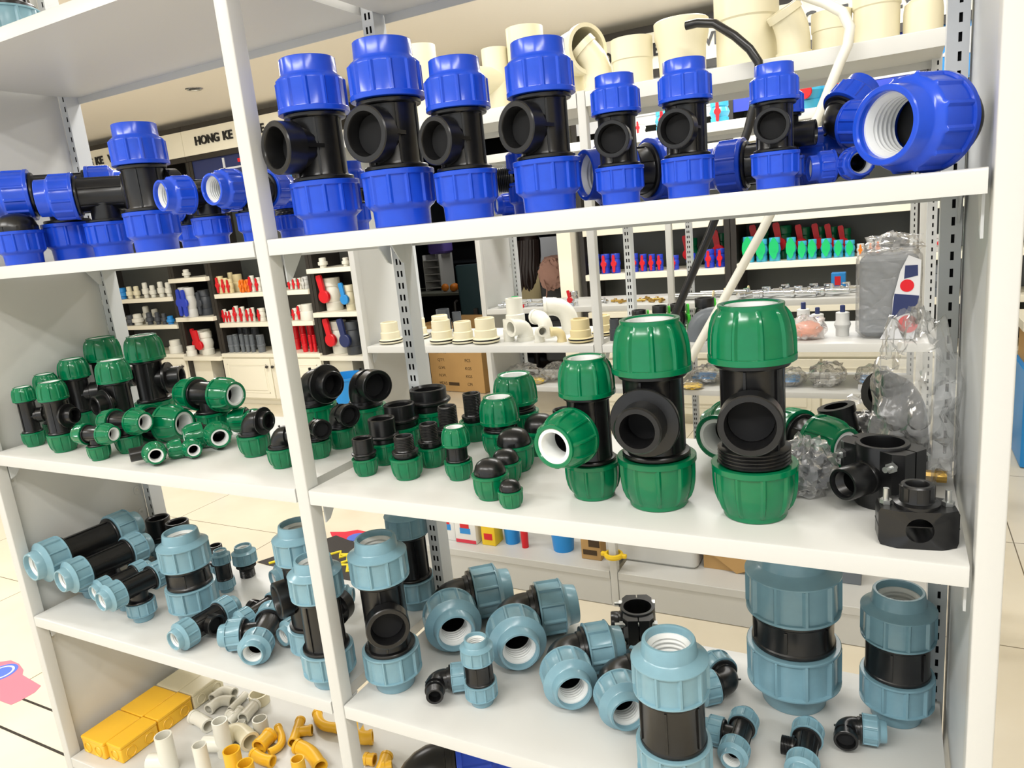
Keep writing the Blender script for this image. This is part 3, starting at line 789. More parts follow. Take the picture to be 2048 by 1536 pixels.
fitting('tee', 'blue', 0.0294, 1.00, (0.8185,0.085,0.0732), (0,0,1), (0.0357,-0.9994,0), 'blue and black tee at the right end of the front row, beside the blue pile', group='blue compression fittings on the upper shelf', br='female')
fitting('tee', 'blue', 0.0274, 1.00, (0.8297,0.19,0.0683), (0,0,1), (0.9983,-0.0576,0), 'blue and black tee behind the rightmost upright one, black outlet to the right', group='blue compression fittings on the upper shelf', br='plain', hb=1.5)
fitting('coupling', 'blue', 0.0395, 1.00, (0.7926,0.25,0.04), (-0.9979,0.0653,0), (0,0,1), 'blue coupling on its side behind the seventh upright blue tee', group='blue compression fittings on the upper shelf')
fitting('coupling', 'blue', 0.0495, 0.40, (0.5872,0.257,0.05), (-0.6905,-0.7234,0), (0,0,1), 'blue coupling on its side behind the smallest upright tee, white ring showing at left', group='blue compression fittings on the upper shelf')
fitting('tee', 'blue', 0.0357, 0.20, (0.4028,0.24,0.0602), (0,0,1), (-0.91,-0.4147,0), 'small blue tee behind the fourth upright one, male outlet to the left', group='blue compression fittings on the upper shelf', br='male')
fitting('coupling', 'blue', 0.0205, 0.40, (0.3483,0.2968,0.021), (-0.7161,-0.698,0), (0,0,1), 'tiny dark blue coupling lying behind the third and fourth upright tees', group='blue compression fittings on the upper shelf')
fitting('tee', 'blue', 0.0348, 0.43, (0.0077,0.26,0.0666), (0,0,1), (-0.8649,-0.502,0), 'small blue tee mostly hidden behind the first two upright tees', group='blue compression fittings on the upper shelf', br='male')
fitting('cap', 'blue', 0.0556, 0.20, (0.9972,0.1171,0.0561), (0.6308,0.7759,-0), (0,0,1), 'very large blue end cap lying on its side, white ring facing left', group='blue compression fittings on the upper shelf', hb=0.2)
fitting('elbow', 'blue', 0.0305, 0.85, (0.8753,0.2,0.0763), (-0.5125,-0.5631,-0.6483), (0.7056,-0.6603,-0.2571), 'blue elbow leaning against the large blue end cap, one nut up and one down', group='blue compression fittings on the upper shelf', hb=0.95, br='nut')
fitting('elbow', 'blue', 0.0205, 0.90, (0.9128,0.1366,0.021), (0.9397,0.3421,-0), (0.3421,-0.9397,0), 'small blue elbow lying below the leaning blue elbow', group='blue compression fittings on the upper shelf', hb=0.9, br='nut')
fitting('cap', 'blue', 0.0514, 0.20, (-0.8764,0.12,0.0863), (0,0,1), (0.8814,-0.4724,0), 'blue end cap with black dome at the far left of the upper shelf', group='blue compression fittings on the upper shelf')
fitting('tee', 'blue', 0.0596, 1.00, (-0.8365,0.215,0.1597), (-0.6286,-0.7778,0), (0,0,-1), 'blue tee second from the left end, its side nut pointing out of the shelf', group='blue compression fittings on the upper shelf', br='nut', hb=1.2)
fitting('tee', 'blue', 0.0534, 1.00, (-0.7126,0.25,0.143), (-0.6511,-0.759,0), (0,0,-1), 'blue tee with horizontal black barrel left of the upright blue one', group='blue compression fittings on the upper shelf', br='nut', hb=1.2)
fitting('tee', 'blue', 0.0546, 0.84, (-0.4124,0.13,0.1265), (0,0,1), (0.2761,0.9611,0), 'upright blue and black tee left of the middle post', group='blue compression fittings on the upper shelf', br='female')
fitting('tee', 'blue', 0.0368, 1.00, (-0.5519,0.34,0.0987), (-0.0267,0.9996,0), (0,0,-1), 'blue tee behind the upright one, its nut pointing away to the right', group='blue compression fittings on the upper shelf', br='nut', hb=1.2)
fitting('tee', 'blue', 0.0364, 1.00, (-0.2295,0.12,0.0976), (-0.2041,-0.979,0), (0,0,-1), 'small blue tee with white-ringed nut turned to the left, beside the upright one', group='blue compression fittings on the upper shelf', br='nut', hb=1.2)
fitting('tee', 'blue', 0.0367, 1.00, (-0.1401,0.15,0.0985), (-0.0497,-0.9988,0), (0,0,-1), 'blue tee passing behind the middle post, white-ringed nut on the left', group='blue compression fittings on the upper shelf', br='nut', hb=1.2)
fitting('coupling', 'blue', 0.0330, 0.20, (-0.1948,0.3,0.0556), (0,0,1), (0.7036,-0.7106,0), 'small blue coupling standing right behind the middle post', group='blue compression fittings on the upper shelf')
fitting('tee', 'green', 0.0267, 1.50, (-0.9496,0.0825,-0.3671), (0,0,1), (0.6917,0.7222,0), 'smallest upright green tee at the front left corner', group='green compression fittings on the middle shelf', br='female')
fitting('tee', 'green', 0.0298, 1.49, (-0.9689,0.1512,-0.3589), (0,0,1), (0.6431,0.7657,0), 'green tee standing behind the two front left ones', group='green compression fittings on the middle shelf', br='female')
fitting('tee', 'green', 0.0332, 1.24, (-0.8052,0.0706,-0.3575), (0,0,1), (0.9679,0.2511,0), 'green tee with male outlet, second from the front left corner', group='green compression fittings on the middle shelf', br='flange')
fitting('tee', 'green', 0.0381, 1.20, (-0.9591,0.2464,-0.3464), (0,0,1), (0.7335,0.6797,0), 'green tee in the second row near the left panel, outlet to the right', group='green compression fittings on the middle shelf', br='female', hb=1.4)
fitting('tee', 'green', 0.0472, 1.15, (-0.9546,0.2989,-0.3258), (0,0,1), (0.851,0.5252,0), 'tall green tee against the left panel, rearmost of its row', group='green compression fittings on the middle shelf', br='flange')
fitting('tee', 'green', 0.0402, 1.18, (-0.7053,0.171,-0.3421), (0,0,1), (-0.1097,-0.994,0), 'green tee with flanged outlet turned left, behind the three-nut tees', group='green compression fittings on the middle shelf', br='flange')
fitting('tee', 'green', 0.0488, 1.12, (-0.7692,0.3013,-0.3234), (0,0,1), (0.8492,0.5281,0), 'tall green tee at the back with flanged male outlet to the right', group='green compression fittings on the middle shelf', br='flange', hb=1.35)
fitting('tee', 'green', 0.0415, 0.90, (-0.4995,0.2499,-0.3442), (1,0.0045,0), (0,0,-1), 'large three-nut green tee, its white-ringed nut turned right', group='green compression fittings on the middle shelf', br='nut', hb=1.05)
fitting('tee', 'green', 0.0299, 0.90, (-0.6037,0.1095,-0.3717), (0.9955,0.095,0), (0,0,-1), 'medium three-nut green tee in the middle of the left bay', group='green compression fittings on the middle shelf', br='nut', hb=1.05)
fitting('tee', 'green', 0.0246, 0.90, (-0.6267,0.042,-0.3843), (0.9863,0.165,0), (0,0,-1), 'small three-nut green tee nearest the shelf edge', group='green compression fittings on the middle shelf', br='nut', hb=1.05)
fitting('coupling', 'green', 0.0450, 0.50, (-0.5962,0.1831,-0.3975), (0.9923,0.124,0), (0,0,1), 'big green coupling lying behind the small green elbows', group='green compression fittings on the middle shelf')
fitting('elbow', 'green', 0.0249, 0.80, (-0.4615,0.0581,-0.4176), (-0.8583,0.5131,-0), (-0.5131,-0.8583,0), 'little green elbow with plain black tail near the shelf edge', group='green compression fittings on the middle shelf', hb=1.4, br='plain')
fitting('elbow', 'green', 0.0215, 0.85, (-0.4087,0.1107,-0.421), (-0.8631,0.5051,-0), (-0.5051,-0.8631,0), 'smallest two-nut green elbow near the shelf edge', group='green compression fittings on the middle shelf', hb=0.85, br='nut')
fitting('elbow', 'green', 0.0308, 0.85, (-0.4134,0.1842,-0.4117), (-0.8473,0.5311,-0), (-0.5311,-0.8473,0), 'medium two-nut green elbow behind the smallest one', group='green compression fittings on the middle shelf', hb=0.85, br='nut')
fitting('elbow', 'green', 0.0306, 0.85, (-0.4234,0.3006,-0.4119), (-0.5486,0.8361,-0), (-0.8361,-0.5486,0), 'two-nut green elbow at the back, just left of the black-topped elbow', group='green compression fittings on the middle shelf', hb=0.85, br='nut')
fitting('elbow', 'green', 0.0343, 0.85, (-0.2528,0.1487,-0.368), (0,0,1), (0.9918,0.1281,0), 'green-based black elbow with male outlet, left of the middle post', group='green compression fittings on the middle shelf', br='flange', hb=0.8)
fitting('elbow', 'green', 0.0296, 0.85, (-0.1256,0.1016,-0.3782), (0,0,1), (0.9837,0.18,0), 'green-based black elbow half hidden by the middle post', group='green compression fittings on the middle shelf', br='male')
fitting('elbow', 'green', 0.0514, 1.00, (-0.2257,0.3129,-0.3232), (0,0,1), (0.9778,-0.2097,0), 'large black elbow with flanged male outlet right behind the middle post', group='green compression fittings on the middle shelf', br='flange', hb=1.0)
fitting('elbow', 'green', 0.0476, 1.15, (-0.0961,0.3344,-0.3249), (0,0,1), (0.8999,-0.4361,0), 'large black female elbow on green nut, furthest right of the elbows', group='green compression fittings on the middle shelf', br='female', hb=1.3)
fitting('elbow', 'green', 0.0322, 1.00, (-0.0864,0.2348,-0.3677), (0,0,1), (0.934,-0.3572,0), 'medium black female elbow on green nut, between two other elbows', group='green compression fittings on the middle shelf', br='female', hb=1.2)
fitting('elbow', 'green', 0.0279, 1.00, (-0.0909,0.1661,-0.3779), (0,0,1), (0.8896,-0.4568,0), 'small black female elbow on green nut beside the middle post', group='green compression fittings on the middle shelf', br='female', hb=1.1)
fitting('adapter', 'green', 0.0243, 0.35, (0.0843,0.1007,-0.4019), (0,0,1), (0.6329,-0.7743,0), 'smallest green adapter with smooth black socket, front left of the bay', group='green compression fittings on the middle shelf', hz=1.22, br='female')
fitting('adapter', 'green', 0.0326, 0.35, (0.0815,0.1664,-0.388), (0,0,1), (0.612,-0.7909,0), 'green adapter with smooth black socket behind the smallest one', group='green compression fittings on the middle shelf', hz=1.08, br='female')
fitting('adapter', 'green', 0.0395, 0.35, (0.0749,0.245,-0.3766), (0,0,1), (0.59,-0.8074,0), 'green adapter with wide smooth black socket, third in the rising row', group='green compression fittings on the middle shelf', hz=0.82, br='female')
fitting('adapter', 'green', 0.0487, 0.35, (0.0858,0.3256,-0.3611), (0,0,1), (0.5611,-0.8277,0), 'largest green adapter with smooth black socket, last in the rising row', group='green compression fittings on the middle shelf', hz=0.58, br='female')
fitting('adapter', 'green', 0.0301, 0.35, (0.1763,0.1045,-0.3922), (0,0,1), (0.5889,-0.8082,0), 'green adapter with threaded black end nearest the shelf edge', group='green compression fittings on the middle shelf', hz=0.92, br='male')
fitting('adapter', 'green', 0.0291, 0.35, (0.185,0.1728,-0.3939), (0,0,1), (0.5617,-0.8273,0), 'green adapter with threaded black end, second behind the front one', group='green compression fittings on the middle shelf', hz=1.13, br='male')
fitting('adapter', 'green', 0.0314, 0.35, (0.1869,0.2384,-0.3901), (0,0,1), (0.5401,-0.8416,0), 'green adapter with threaded black end, third in its row', group='green compression fittings on the middle shelf', hz=1.45, br='male')
fitting('adapter', 'green', 0.0312, 0.35, (0.1868,0.334,-0.3905), (0,0,1), (0.5121,-0.859,0), 'green adapter with threaded black end, rearmost in its row', group='green compression fittings on the middle shelf', hz=1.5, br='male')
fitting('coupling', 'green', 0.0252, 0.57, (0.2757,0.1222,-0.3949), (0,0,1), (0.5308,-0.8475,0), 'smallest upright green coupling, beside the threaded adapters', group='green compression fittings on the middle shelf')
fitting('coupling', 'green', 0.0383, 0.20, (0.2943,0.2532,-0.3843), (0,0,1), (0.4792,-0.8777,0), 'medium upright green coupling behind the domed end caps', group='green compression fittings on the middle shelf')
fitting('coupling', 'green', 0.0449, 0.20, (0.2789,0.3531,-0.3742), (0,0,1), (0.4597,-0.8881,0), 'largest upright green coupling at the back of the shelf', group='green compression fittings on the middle shelf')
fitting('cap', 'green', 0.0360, 0.20, (0.3553,0.188,-0.3878), (0,0,1), (0.4634,-0.8862,0), 'green end cap with black dome, third from the shelf edge', group='green compression fittings on the middle shelf')
fitting('cap', 'green', 0.0271, 0.20, (0.3698,0.1308,-0.4013), (0,0,1), (0.4725,-0.8813,0), 'green end cap with black dome, second smallest', group='green compression fittings on the middle shelf')
fitting('cap', 'green', 0.0306, 0.20, (0.377,0.0574,-0.396), (0,0,1), (0.4924,-0.8704,0), 'green end cap with black dome left of the tiny one', group='green compression fittings on the middle shelf')
fitting('cap', 'green', 0.0204, 0.20, (0.4264,0.0302,-0.4115), (0,0,1), (0.4695,-0.8829,0), 'tiniest green end cap with black dome, at the shelf edge', group='green compression fittings on the middle shelf')
fitting('cap', 'green', 0.0362, 0.20, (0.3592,0.2828,-0.3874), (0,0,1), (0.4338,-0.901,0), 'green end cap with black dome left of the three-nut upright tee', group='green compression fittings on the middle shelf')
fitting('adapter', 'green', 0.0300, 0.35, (0.3793,0.3187,-0.3924), (0,0,1), (0.4127,-0.9109,0), 'green adapter with open black socket behind the three-nut upright tee', group='green compression fittings on the middle shelf', hz=0.68, br='female')
fitting('tee', 'green', 0.0441, 1.21, (0.5361,0.1064,-0.3309), (0,0,1), (-0.1482,-0.989,0), 'upright green tee with three nuts, white-ringed one facing left', group='green compression fittings on the middle shelf', br='nut', hb=1.1)
fitting('tee', 'green', 0.0581, 1.10, (0.6424,0.101,-0.302), (0,0,1), (0.0438,-0.999,0), 'large upright green tee with round black flanged outlet', group='green compression fittings on the middle shelf', br='flange', hb=1.35, thr=0)
fitting('tee', 'green', 0.0582, 1.25, (0.7837,0.0949,-0.2928), (0,0,1), (0.1124,-0.9937,0), 'largest upright green tee with wide open black outlet and exposed threads', group='green compression fittings on the middle shelf', br='female', thr=1, hb=1.3)
fitting('coupling', 'green', 0.0515, 0.35, (0.7175,0.3507,-0.391), (-0.2706,-0.9627,0), (0,0,1), 'big green coupling lying behind the two largest tees, white ring turned left', group='green compression fittings on the middle shelf')
fitting('coupling', 'green', 0.0436, 0.40, (0.8128,0.3285,-0.3989), (0.7895,-0.6138,0), (0,0,1), 'big green coupling lying right of the largest tee, white ring turned right', group='green compression fittings on the middle shelf')
fitting('tee', 'steel', 0.0542, 1.22, (-0.9476,0.1209,-0.7411), (-0.0698,-0.9976,0), (0,0,-1), 'largest grey-blue tee on the left, its nut overhanging the shelf edge', group='grey-blue compression fittings on the lower shelf', br='nut', hb=1.2)
fitting('tee', 'steel', 0.0432, 1.30, (-0.8736,0.1194,-0.7701), (-0.0698,-0.9976,0), (0,0,-1), 'second largest grey-blue tee lying towards the front, beside the largest', group='grey-blue compression fittings on the lower shelf', br='nut', hb=1.2)
fitting('tee', 'steel', 0.0299, 1.10, (-0.7862,0.1173,-0.8049), (-0.0698,-0.9976,0), (0,0,-1), 'small grey-blue tee behind the smallest front one', group='grey-blue compression fittings on the lower shelf', br='nut', hb=1.2)
fitting('tee', 'steel', 0.0352, 1.15, (-0.686,0.0937,-0.7909), (-0.0698,-0.9976,0), (0,0,-1), 'smallest grey-blue tee of the left row, standing on its lower nut', group='grey-blue compression fittings on the lower shelf', br='nut', hb=1.2)
fitting('adapter', 'steel', 0.0415, 0.35, (-0.9666,0.3596,-0.8097), (0,0,1), (0.8058,-0.5922,0), 'grey-blue adapter with black socket beside the left panel', group='grey-blue compression fittings on the lower shelf', hz=1.3, br='female')
fitting('adapter', 'steel', 0.0396, 0.35, (-0.8565,0.3526,-0.8131), (0,0,1), (0.7901,-0.613,0), 'grey-blue adapter with black socket behind the wide coupling', group='grey-blue compression fittings on the lower shelf', hz=1.5, br='female')
fitting('coupling', 'steel', 0.0611, 0.42, (-0.5621,0.1501,-0.7708), (0,0,1), (0.7811,-0.6244,0), 'wide upright grey-blue coupling in the left bay', group='grey-blue compression fittings on the lower shelf', q=0.8)
fitting('adapter', 'steel', 0.0293, 0.35, (-0.6687,0.3193,-0.8314), (0,0,1), (0.7636,-0.6457,0), 'small grey-blue adapter with threaded black top behind the wide coupling', group='grey-blue compression fittings on the lower shelf', hz=1.5, br='male')
fitting('coupling', 'steel', 0.0245, 0.95, (-0.5884,0.2689,-0.8252), (0,0,1), (0.759,-0.6511,0), 'tiny upright grey-blue coupling right of the wide one', group='grey-blue compression fittings on the lower shelf', q=0.8)
fitting('adapter', 'steel', 0.0334, 0.35, (-0.599,0.3495,-0.8532), (0,0,-1), (0.7426,-0.6697,0), 'small grey-blue adapter standing upside down on its black end', group='grey-blue compression fittings on the lower shelf', hz=0.9, br='male')
fitting('tee', 'steel', 0.0290, 1.10, (-0.3706,0.1826,-0.8542), (-0.1045,-0.9945,0), (-0.9994,0.0349,0), 'grey-blue tee lying flat with black outlet tilted to the left', group='grey-blue compression fittings on the lower shelf', hb=1.2, br='female')
fitting('tee', 'steel', 0.0340, 1.10, (-0.4554,0.0938,-0.8492), (-0.0523,-0.9986,0), (0.9976,-0.0698,0), 'grey-blue tee lying flat near the shelf edge, black outlet to the right', group='grey-blue compression fittings on the lower shelf', hb=1.2, br='female')
fitting('adapter', 'steel', 0.0351, 0.35, (-0.4304,0.3601,-0.8481), (0.342,0.9397,-0), (0,0,1), 'grey-blue adapter lying at the back with black male end', group='grey-blue compression fittings on the lower shelf', hb=0.35, br='male', hz=1.0)
fitting('tee', 'steel', 0.0368, 1.10, (-0.2738,0.1061,-0.8464), (0.494,-0.8694,0), (-0.8694,-0.494,0), 'three-nut grey-blue tee lying left of the middle post, white ring facing front', group='grey-blue compression fittings on the lower shelf', hb=1.2, br='nut')
fitting('tee', 'steel', 0.0543, 1.07, (-0.0491,0.0597,-0.748), (0,0,1), (-0.2042,0.9789,0), 'tall grey-blue tee right behind the middle post', group='grey-blue compression fittings on the lower shelf', br='female')
fitting('adapter', 'steel', 0.0317, 0.35, (-0.1946,0.1412,-0.8515), (0.1142,0.9935,-0), (0,0,1), 'grey-blue adapter lying left of the tall tee behind the middle post', group='grey-blue compression fittings on the lower shelf', hb=0.35, br='male', hz=0.6)
fitting('tee', 'steel', 0.0545, 1.40, (-0.1648,0.1186,-0.7294), (0,0,1), (-0.4774,-0.8787,0), 'grey-blue tee with wide black outlet, left behind the middle post', group='grey-blue compression fittings on the lower shelf', br='female')
fitting('tee', 'steel', 0.0580, 1.29, (0.0842,0.0961,-0.726), (0,0,1), (0.6556,-0.7551,0), 'upright grey-blue tee right of the middle post, black outlet facing front', group='grey-blue compression fittings on the lower shelf', br='female')
fitting('tee', 'steel', 0.0524, 1.07, (-0.0479,0.3696,-0.7528), (0,0,1), (-0.9082,0.4184,0), 'upright grey-blue tee beside the perforated upright at the back', group='grey-blue compression fittings on the lower shelf', br='female')
fitting('coupling', 'steel', 0.0265, 0.40, (-0.2439,0.2969,-0.8567), (0.9039,0.4277,0), (0,0,1), 'tiny grey-blue coupling lying between two upright tees', group='grey-blue compression fittings on the lower shelf')
fitting('elbow', 'steel', 0.0616, 1.00, (0.0714,0.3167,-0.8216), (-0.6483,0.7614,-0), (0.7614,0.6483,0), 'leftmost of the two big grey-blue elbows at the back', group='grey-blue compression fittings on the lower shelf', hb=1.0, br='nut')
fitting('elbow', 'steel', 0.0602, 1.00, (0.238,0.3085,-0.823), (-0.5788,0.8154,-0), (0.8154,0.5788,0), 'right one of the two biggest grey-blue elbows', group='grey-blue compression fittings on the lower shelf', hb=1.0, br='nut')
fitting('coupling', 'steel', 0.0320, 0.68, (0.2796,0.1047,-0.8161), (0,0,1), (0.5038,-0.8638,0), 'small upright grey-blue coupling in front of the big elbows', group='grey-blue compression fittings on the lower shelf', q=0.8)
fitting('elbow', 'steel', 0.0288, 1.10, (0.1852,0.0942,-0.8544), (-0.8482,-0.5296,-0), (0.5296,-0.8482,0), 'tiny grey-blue elbow with black male end, left of the small coupling', group='grey-blue compression fittings on the lower shelf', hb=1.1, br='male')
fitting('elbow', 'steel', 0.0513, 1.00, (0.3916,0.2227,-0.8319), (-0.5752,0.818,-0), (0.818,0.5752,0), 'grey-blue elbow in the middle of the row, third of the lying elbows', group='grey-blue compression fittings on the lower shelf', hb=1.0, br='nut')
fitting('elbow', 'steel', 0.0469, 1.00, (0.5033,0.1968,-0.8363), (-0.5724,0.82,-0), (0.82,0.5724,0), 'grey-blue elbow partly hidden behind the big front coupling', group='grey-blue compression fittings on the lower shelf', hb=1.0, br='nut')
fitting('coupling', 'steel', 0.0589, 0.74, (0.6663,0.034,-0.7561), (0,0,1), (0.262,-0.9651,0), 'big upright grey-blue coupling at the shelf front, cut by the picture edge', group='grey-blue compression fittings on the lower shelf', q=0.82)
fitting('elbow', 'steel', 0.0308, 1.00, (0.7055,0.2707,-0.8524), (0.7749,0.6321,-0), (-0.6321,0.7749,0), 'small grey-blue elbow behind the big front coupling, on the right', group='grey-blue compression fittings on the lower shelf', hb=1.0, br='nut')
fitting('tee', 'steel', 0.0247, 1.00, (0.7423,0.1426,-0.8585), (-0.0239,-0.9997,0), (-0.9997,0.0239,0), 'small three-nut grey-blue tee lying flat right of the big front coupling', group='grey-blue compression fittings on the lower shelf', hb=1.05, br='nut')
fitting('coupling', 'steel', 0.0805, 0.40, (0.807,0.3093,-0.7367), (0,0,1), (0.1178,-0.993,0), 'widest grey-blue coupling of the shelf, its top under the shelf above', group='grey-blue compression fittings on the lower shelf', q=0.82)
fitting('coupling', 'steel', 0.0583, 0.57, (0.9686,0.3187,-0.7672), (0,0,1), (0.0025,-1,0), 'tall grey-blue coupling in the rear right corner', group='grey-blue compression fittings on the lower shelf', q=0.82)
fitting('elbow', 'steel', 0.0249, 1.00, (0.8948,0.2266,-0.8583), (-0.9956,-0.0933,-0), (0.0933,-0.9956,0), 'small grey-blue elbow with black socket in front of the corner coupling', group='grey-blue compression fittings on the lower shelf', hb=1.1, br='female')
fitting('tee', 'steel', 0.0257, 1.00, (0.842,0.1472,-0.8575), (0.0002,-1,0), (-1,-0.0002,0), 'small grey-blue tee at the front edge with black male outlet', group='grey-blue compression fittings on the lower shelf', hb=1.1, br='male')
fitting('coupling', 'steel', 0.0687, 0.70, (-0.7798,0.15,0.5897), (0,0,1), (0.8854,-0.4649,0), 'grey-blue coupling standing on the topmost shelf at the left')
fitting('elbow', 'blue', 0.0886, 1.10, (0.0108,0.2091,-1.2179), (-0.835,-0.5502,-0), (-0.835,-0.5502,0), 'large black elbow with blue nut on the bottom shelf, mostly hidden', hb=1.0, br='plain')

# ------------------------------------------------------------------ goods behind and around (metres)
def valve_poster(w, zz):
    a = MB().box(w*.30, w*.95, .024, .03, zz(.66), zz(.675)).box(w*.34, w*.36, .024, .03, zz(.62), zz(.76))
    b = MB().cyl(.055, -.07, .07, 20, Matrix.Translation((w*.62, .01, zz(.60))) @ to_dir((.8, 0, .5)))
    c = MB().cyl(.018, 0, .10, 14, Matrix.Translation((w*.60, .0, zz(.64)))).box(w*.52, w*.70, -.01, .01, zz(.70), zz(.73))
    d = MB().cyl(.05, 0, .08, 18, Matrix.Translation((w*.32, .01, zz(.53))))
    e = MB().box(w*.45, w*.98, .024, .03, zz(.505), zz(.55))
    return [('white_swoosh', a, 'paper'), ('pictured_valve', b, 'cream'), ('pictured_handle', c, 'red'), ('pictured_cap', d, 'paper'), ('blue_band', e, 'sky')]
def ice_poster(w, zz):
    a = MB().prism([(.05, 0), (.2, .14), (.32, .05), (.45, .2), (.6, .02), (.75, .12), (w-.1, 0)], .024, .03, Matrix.Translation((0, .054, zz(.62))) @ RX90)
    b = MB().box(.03, w-.03, .024, .03, zz(.51), zz(.57))
    return [('white_peaks', a, 'paper'), ('blue_band', b, 'sky')]
def plain_poster(w, zz):
    return [('white_band', MB().box(w*.3, w*.95, .024, .03, zz(.56), zz(.70)), 'paper')]
cabinet(-6.45,-5.172,(-.41,-.68),-.97,'leftmost wall cabinet bay with blue, white and black unions on its shelves',sign=('HONG KE VALVE',.1,-5.80),poster=('vblue',plain_poster),doors=3)
cabinet(-5.168,-4.655,(-.24,-.61,-.99),-.99,'narrow wall cabinet tower with two blue-handled clear valves',tower=True)
cabinet(-4.651,-3.430,(-.41,-.68),-.965,'wall cabinet bay holding red-handled valves above grey and red foot valves',sign=('HONG KE VALVE',.1,-4.05),poster=('navy',valve_poster))
cabinet(-3.426,-2.905,(-.24,-.61,-.985),-.985,'narrow wall cabinet tower with big valves, left of the office opening',tower=True)
cabinet(-.97,.04,(.34,-.12,-.42,-.68),-.965,'wall cabinet bay with red-handled royal blue valves right of the office opening',sign=('HONG KE VALVE',.1,-.36),poster=('paper',plain_poster))
cabinet(.044,1.09,(.36,-.12,-.40,-.67),-.955,'wall cabinet bay with cyan valves and mint green handles',sign=('HONG KE VALVE',.1,.68),poster=('vblue',plain_poster))
cabinet(1.094,2.0,(.36,-.12,-.40,-.65),-.95,'wall cabinet bay at the far right behind the rack upright',poster=('sky',ice_poster))
lathed('pipe_union',UNION,'sky',(-6.024,3.870,-0.409),0.112,'blue union at the left end of the upper left wall shelf','union','unions on the leftmost wall shelves')
lathed('pipe_union',UNION,'cream',(-5.904,3.870,-0.409),0.122,'cream union right beside the blue one on the wall shelf','union','unions on the leftmost wall shelves',T=Matrix.Diagonal((0.57,0.57,1,1)))
lathed('pipe_union',UNION,'cream',(-5.794,3.870,-0.409),0.121,'second cream union from the blue one on the wall shelf','union','unions on the leftmost wall shelves',T=Matrix.Diagonal((0.57,0.57,1,1)))
lathed('pipe_union',UNION,'pvc',(-5.655,3.870,-0.409),0.150,'first white union right of the cream ones on the wall shelf','union','unions on the leftmost wall shelves',T=Matrix.Diagonal((0.45,0.45,1,1)))
lathed('pipe_union',UNION,'pvc',(-5.549,3.870,-0.409),0.119,'second white union right of the cream ones on the wall shelf','union','unions on the leftmost wall shelves',T=Matrix.Diagonal((0.57,0.57,1,1)))
lathed('pipe_union',UNION,'pvc',(-5.422,3.870,-0.409),0.148,'third white union right of the cream ones on the wall shelf','union','unions on the leftmost wall shelves',T=Matrix.Diagonal((0.48,0.48,1,1)))
lathed('pipe_union',UNION,'pvc',(-5.311,3.870,-0.409),0.137,'fourth white union right of the cream ones on the wall shelf','union','unions on the leftmost wall shelves',T=Matrix.Diagonal((0.52,0.52,1,1)))
lathed('pipe_union',UNION,'pvc',(-6.088,3.870,-0.679),0.083,'small white union at the left end of the lower left wall shelf','union','unions on the leftmost wall shelves')
lathed('pipe_union',UNION,'pvc',(-5.865,3.870,-0.679),0.112,'wide white union between black ones on the lower left wall shelf','union','unions on the leftmost wall shelves')
lathed('pipe_union',UNION,'dgrey',(-5.976,3.870,-0.679),0.103,'first dark grey union from the left on the lower left wall shelf','union','unions on the leftmost wall shelves')
lathed('pipe_union',UNION,'dgrey',(-5.678,3.870,-0.679),0.121,'second dark grey union from the left on the lower left wall shelf','union','unions on the leftmost wall shelves',T=Matrix.Diagonal((0.65,0.65,1,1)))
lathed('pipe_union',UNION,'dgrey',(-5.556,3.870,-0.679),0.120,'third dark grey union from the left on the lower left wall shelf','union','unions on the leftmost wall shelves',T=Matrix.Diagonal((0.53,0.53,1,1)))
lathed('pipe_union',UNION,'dgrey',(-5.458,3.870,-0.679),0.109,'fourth dark grey union from the left on the lower left wall shelf','union','unions on the leftmost wall shelves',T=Matrix.Diagonal((0.57,0.57,1,1)))
lathed('pipe_union',UNION,'pvc',(-5.852,3.970,-0.679),0.175,'taller white union standing behind the dark grey ones','union','unions on the leftmost wall shelves',T=Matrix.Diagonal((0.48,0.48,1,1)))
lathed('pipe_union',UNION,'pvc',(-5.719,3.970,-0.679),0.143,'shorter white union standing behind the dark grey ones','union','unions on the leftmost wall shelves',T=Matrix.Diagonal((0.59,0.59,1,1)))
lathed('pipe_union',UNION,'sky',(-5.369,3.870,-0.679),0.079,'small blue union at the right end of the lower left wall shelf','union','unions on the leftmost wall shelves')
lathed('ring_stack',CAPP,'pvc',(-5.372,3.870,-0.969),0.130,'white flanged cap on the counter beside the red-levered valves','cap',None)
lathed('pipe_union',UNION,'pvc',(-5.018,3.870,-0.239),0.076,'white union on top shelf of the first narrow tower','union',None)
valve((-5.074,3.850,-0.609),0.282,'lgrey','vblue','left blue-handled clear valve in the first narrow tower','bar','blue-handled valves in the first tower',w=0.18)
valve((-4.958,3.850,-0.609),0.278,'lgrey','vblue','right blue-handled clear valve in the first narrow tower','bar','blue-handled valves in the first tower',w=0.18)
valve((-4.919,3.900,-0.609),0.240,'dgrey','dgrey','dark grey valve at the right of the first narrow tower','bar',None,w=0.26)
valve((-5.053,3.960,-0.989),0.229,'pvc','red','large white valve with red lever at the bottom of the first tower','lever','red-levered valves in the first tower',w=0.30)
valve((-4.927,3.880,-0.989),0.223,'pvc','red','smaller white valve with red lever, right one at the bottom of the first tower','lever','red-levered valves in the first tower',w=0.26)
lathed('ring_stack',CAPP,'pvc',(-5.083,3.830,-0.989),0.098,'white flanged cap left of the red-levered valves in the first tower','cap',None)
valve((-4.580,3.870,-0.409),0.159,'tan','red','first tan valve with red handle from the left on the upper wall shelf','bar','red-handled valves on the upper wall shelf',w=0.19)
valve((-4.515,3.870,-0.409),0.139,'tan','red','second tan valve with red handle from the left on the upper wall shelf','bar','red-handled valves on the upper wall shelf',w=0.19)
valve((-4.454,3.870,-0.409),0.129,'tan','red','third tan valve with red handle from the left on the upper wall shelf','bar','red-handled valves on the upper wall shelf',w=0.20)
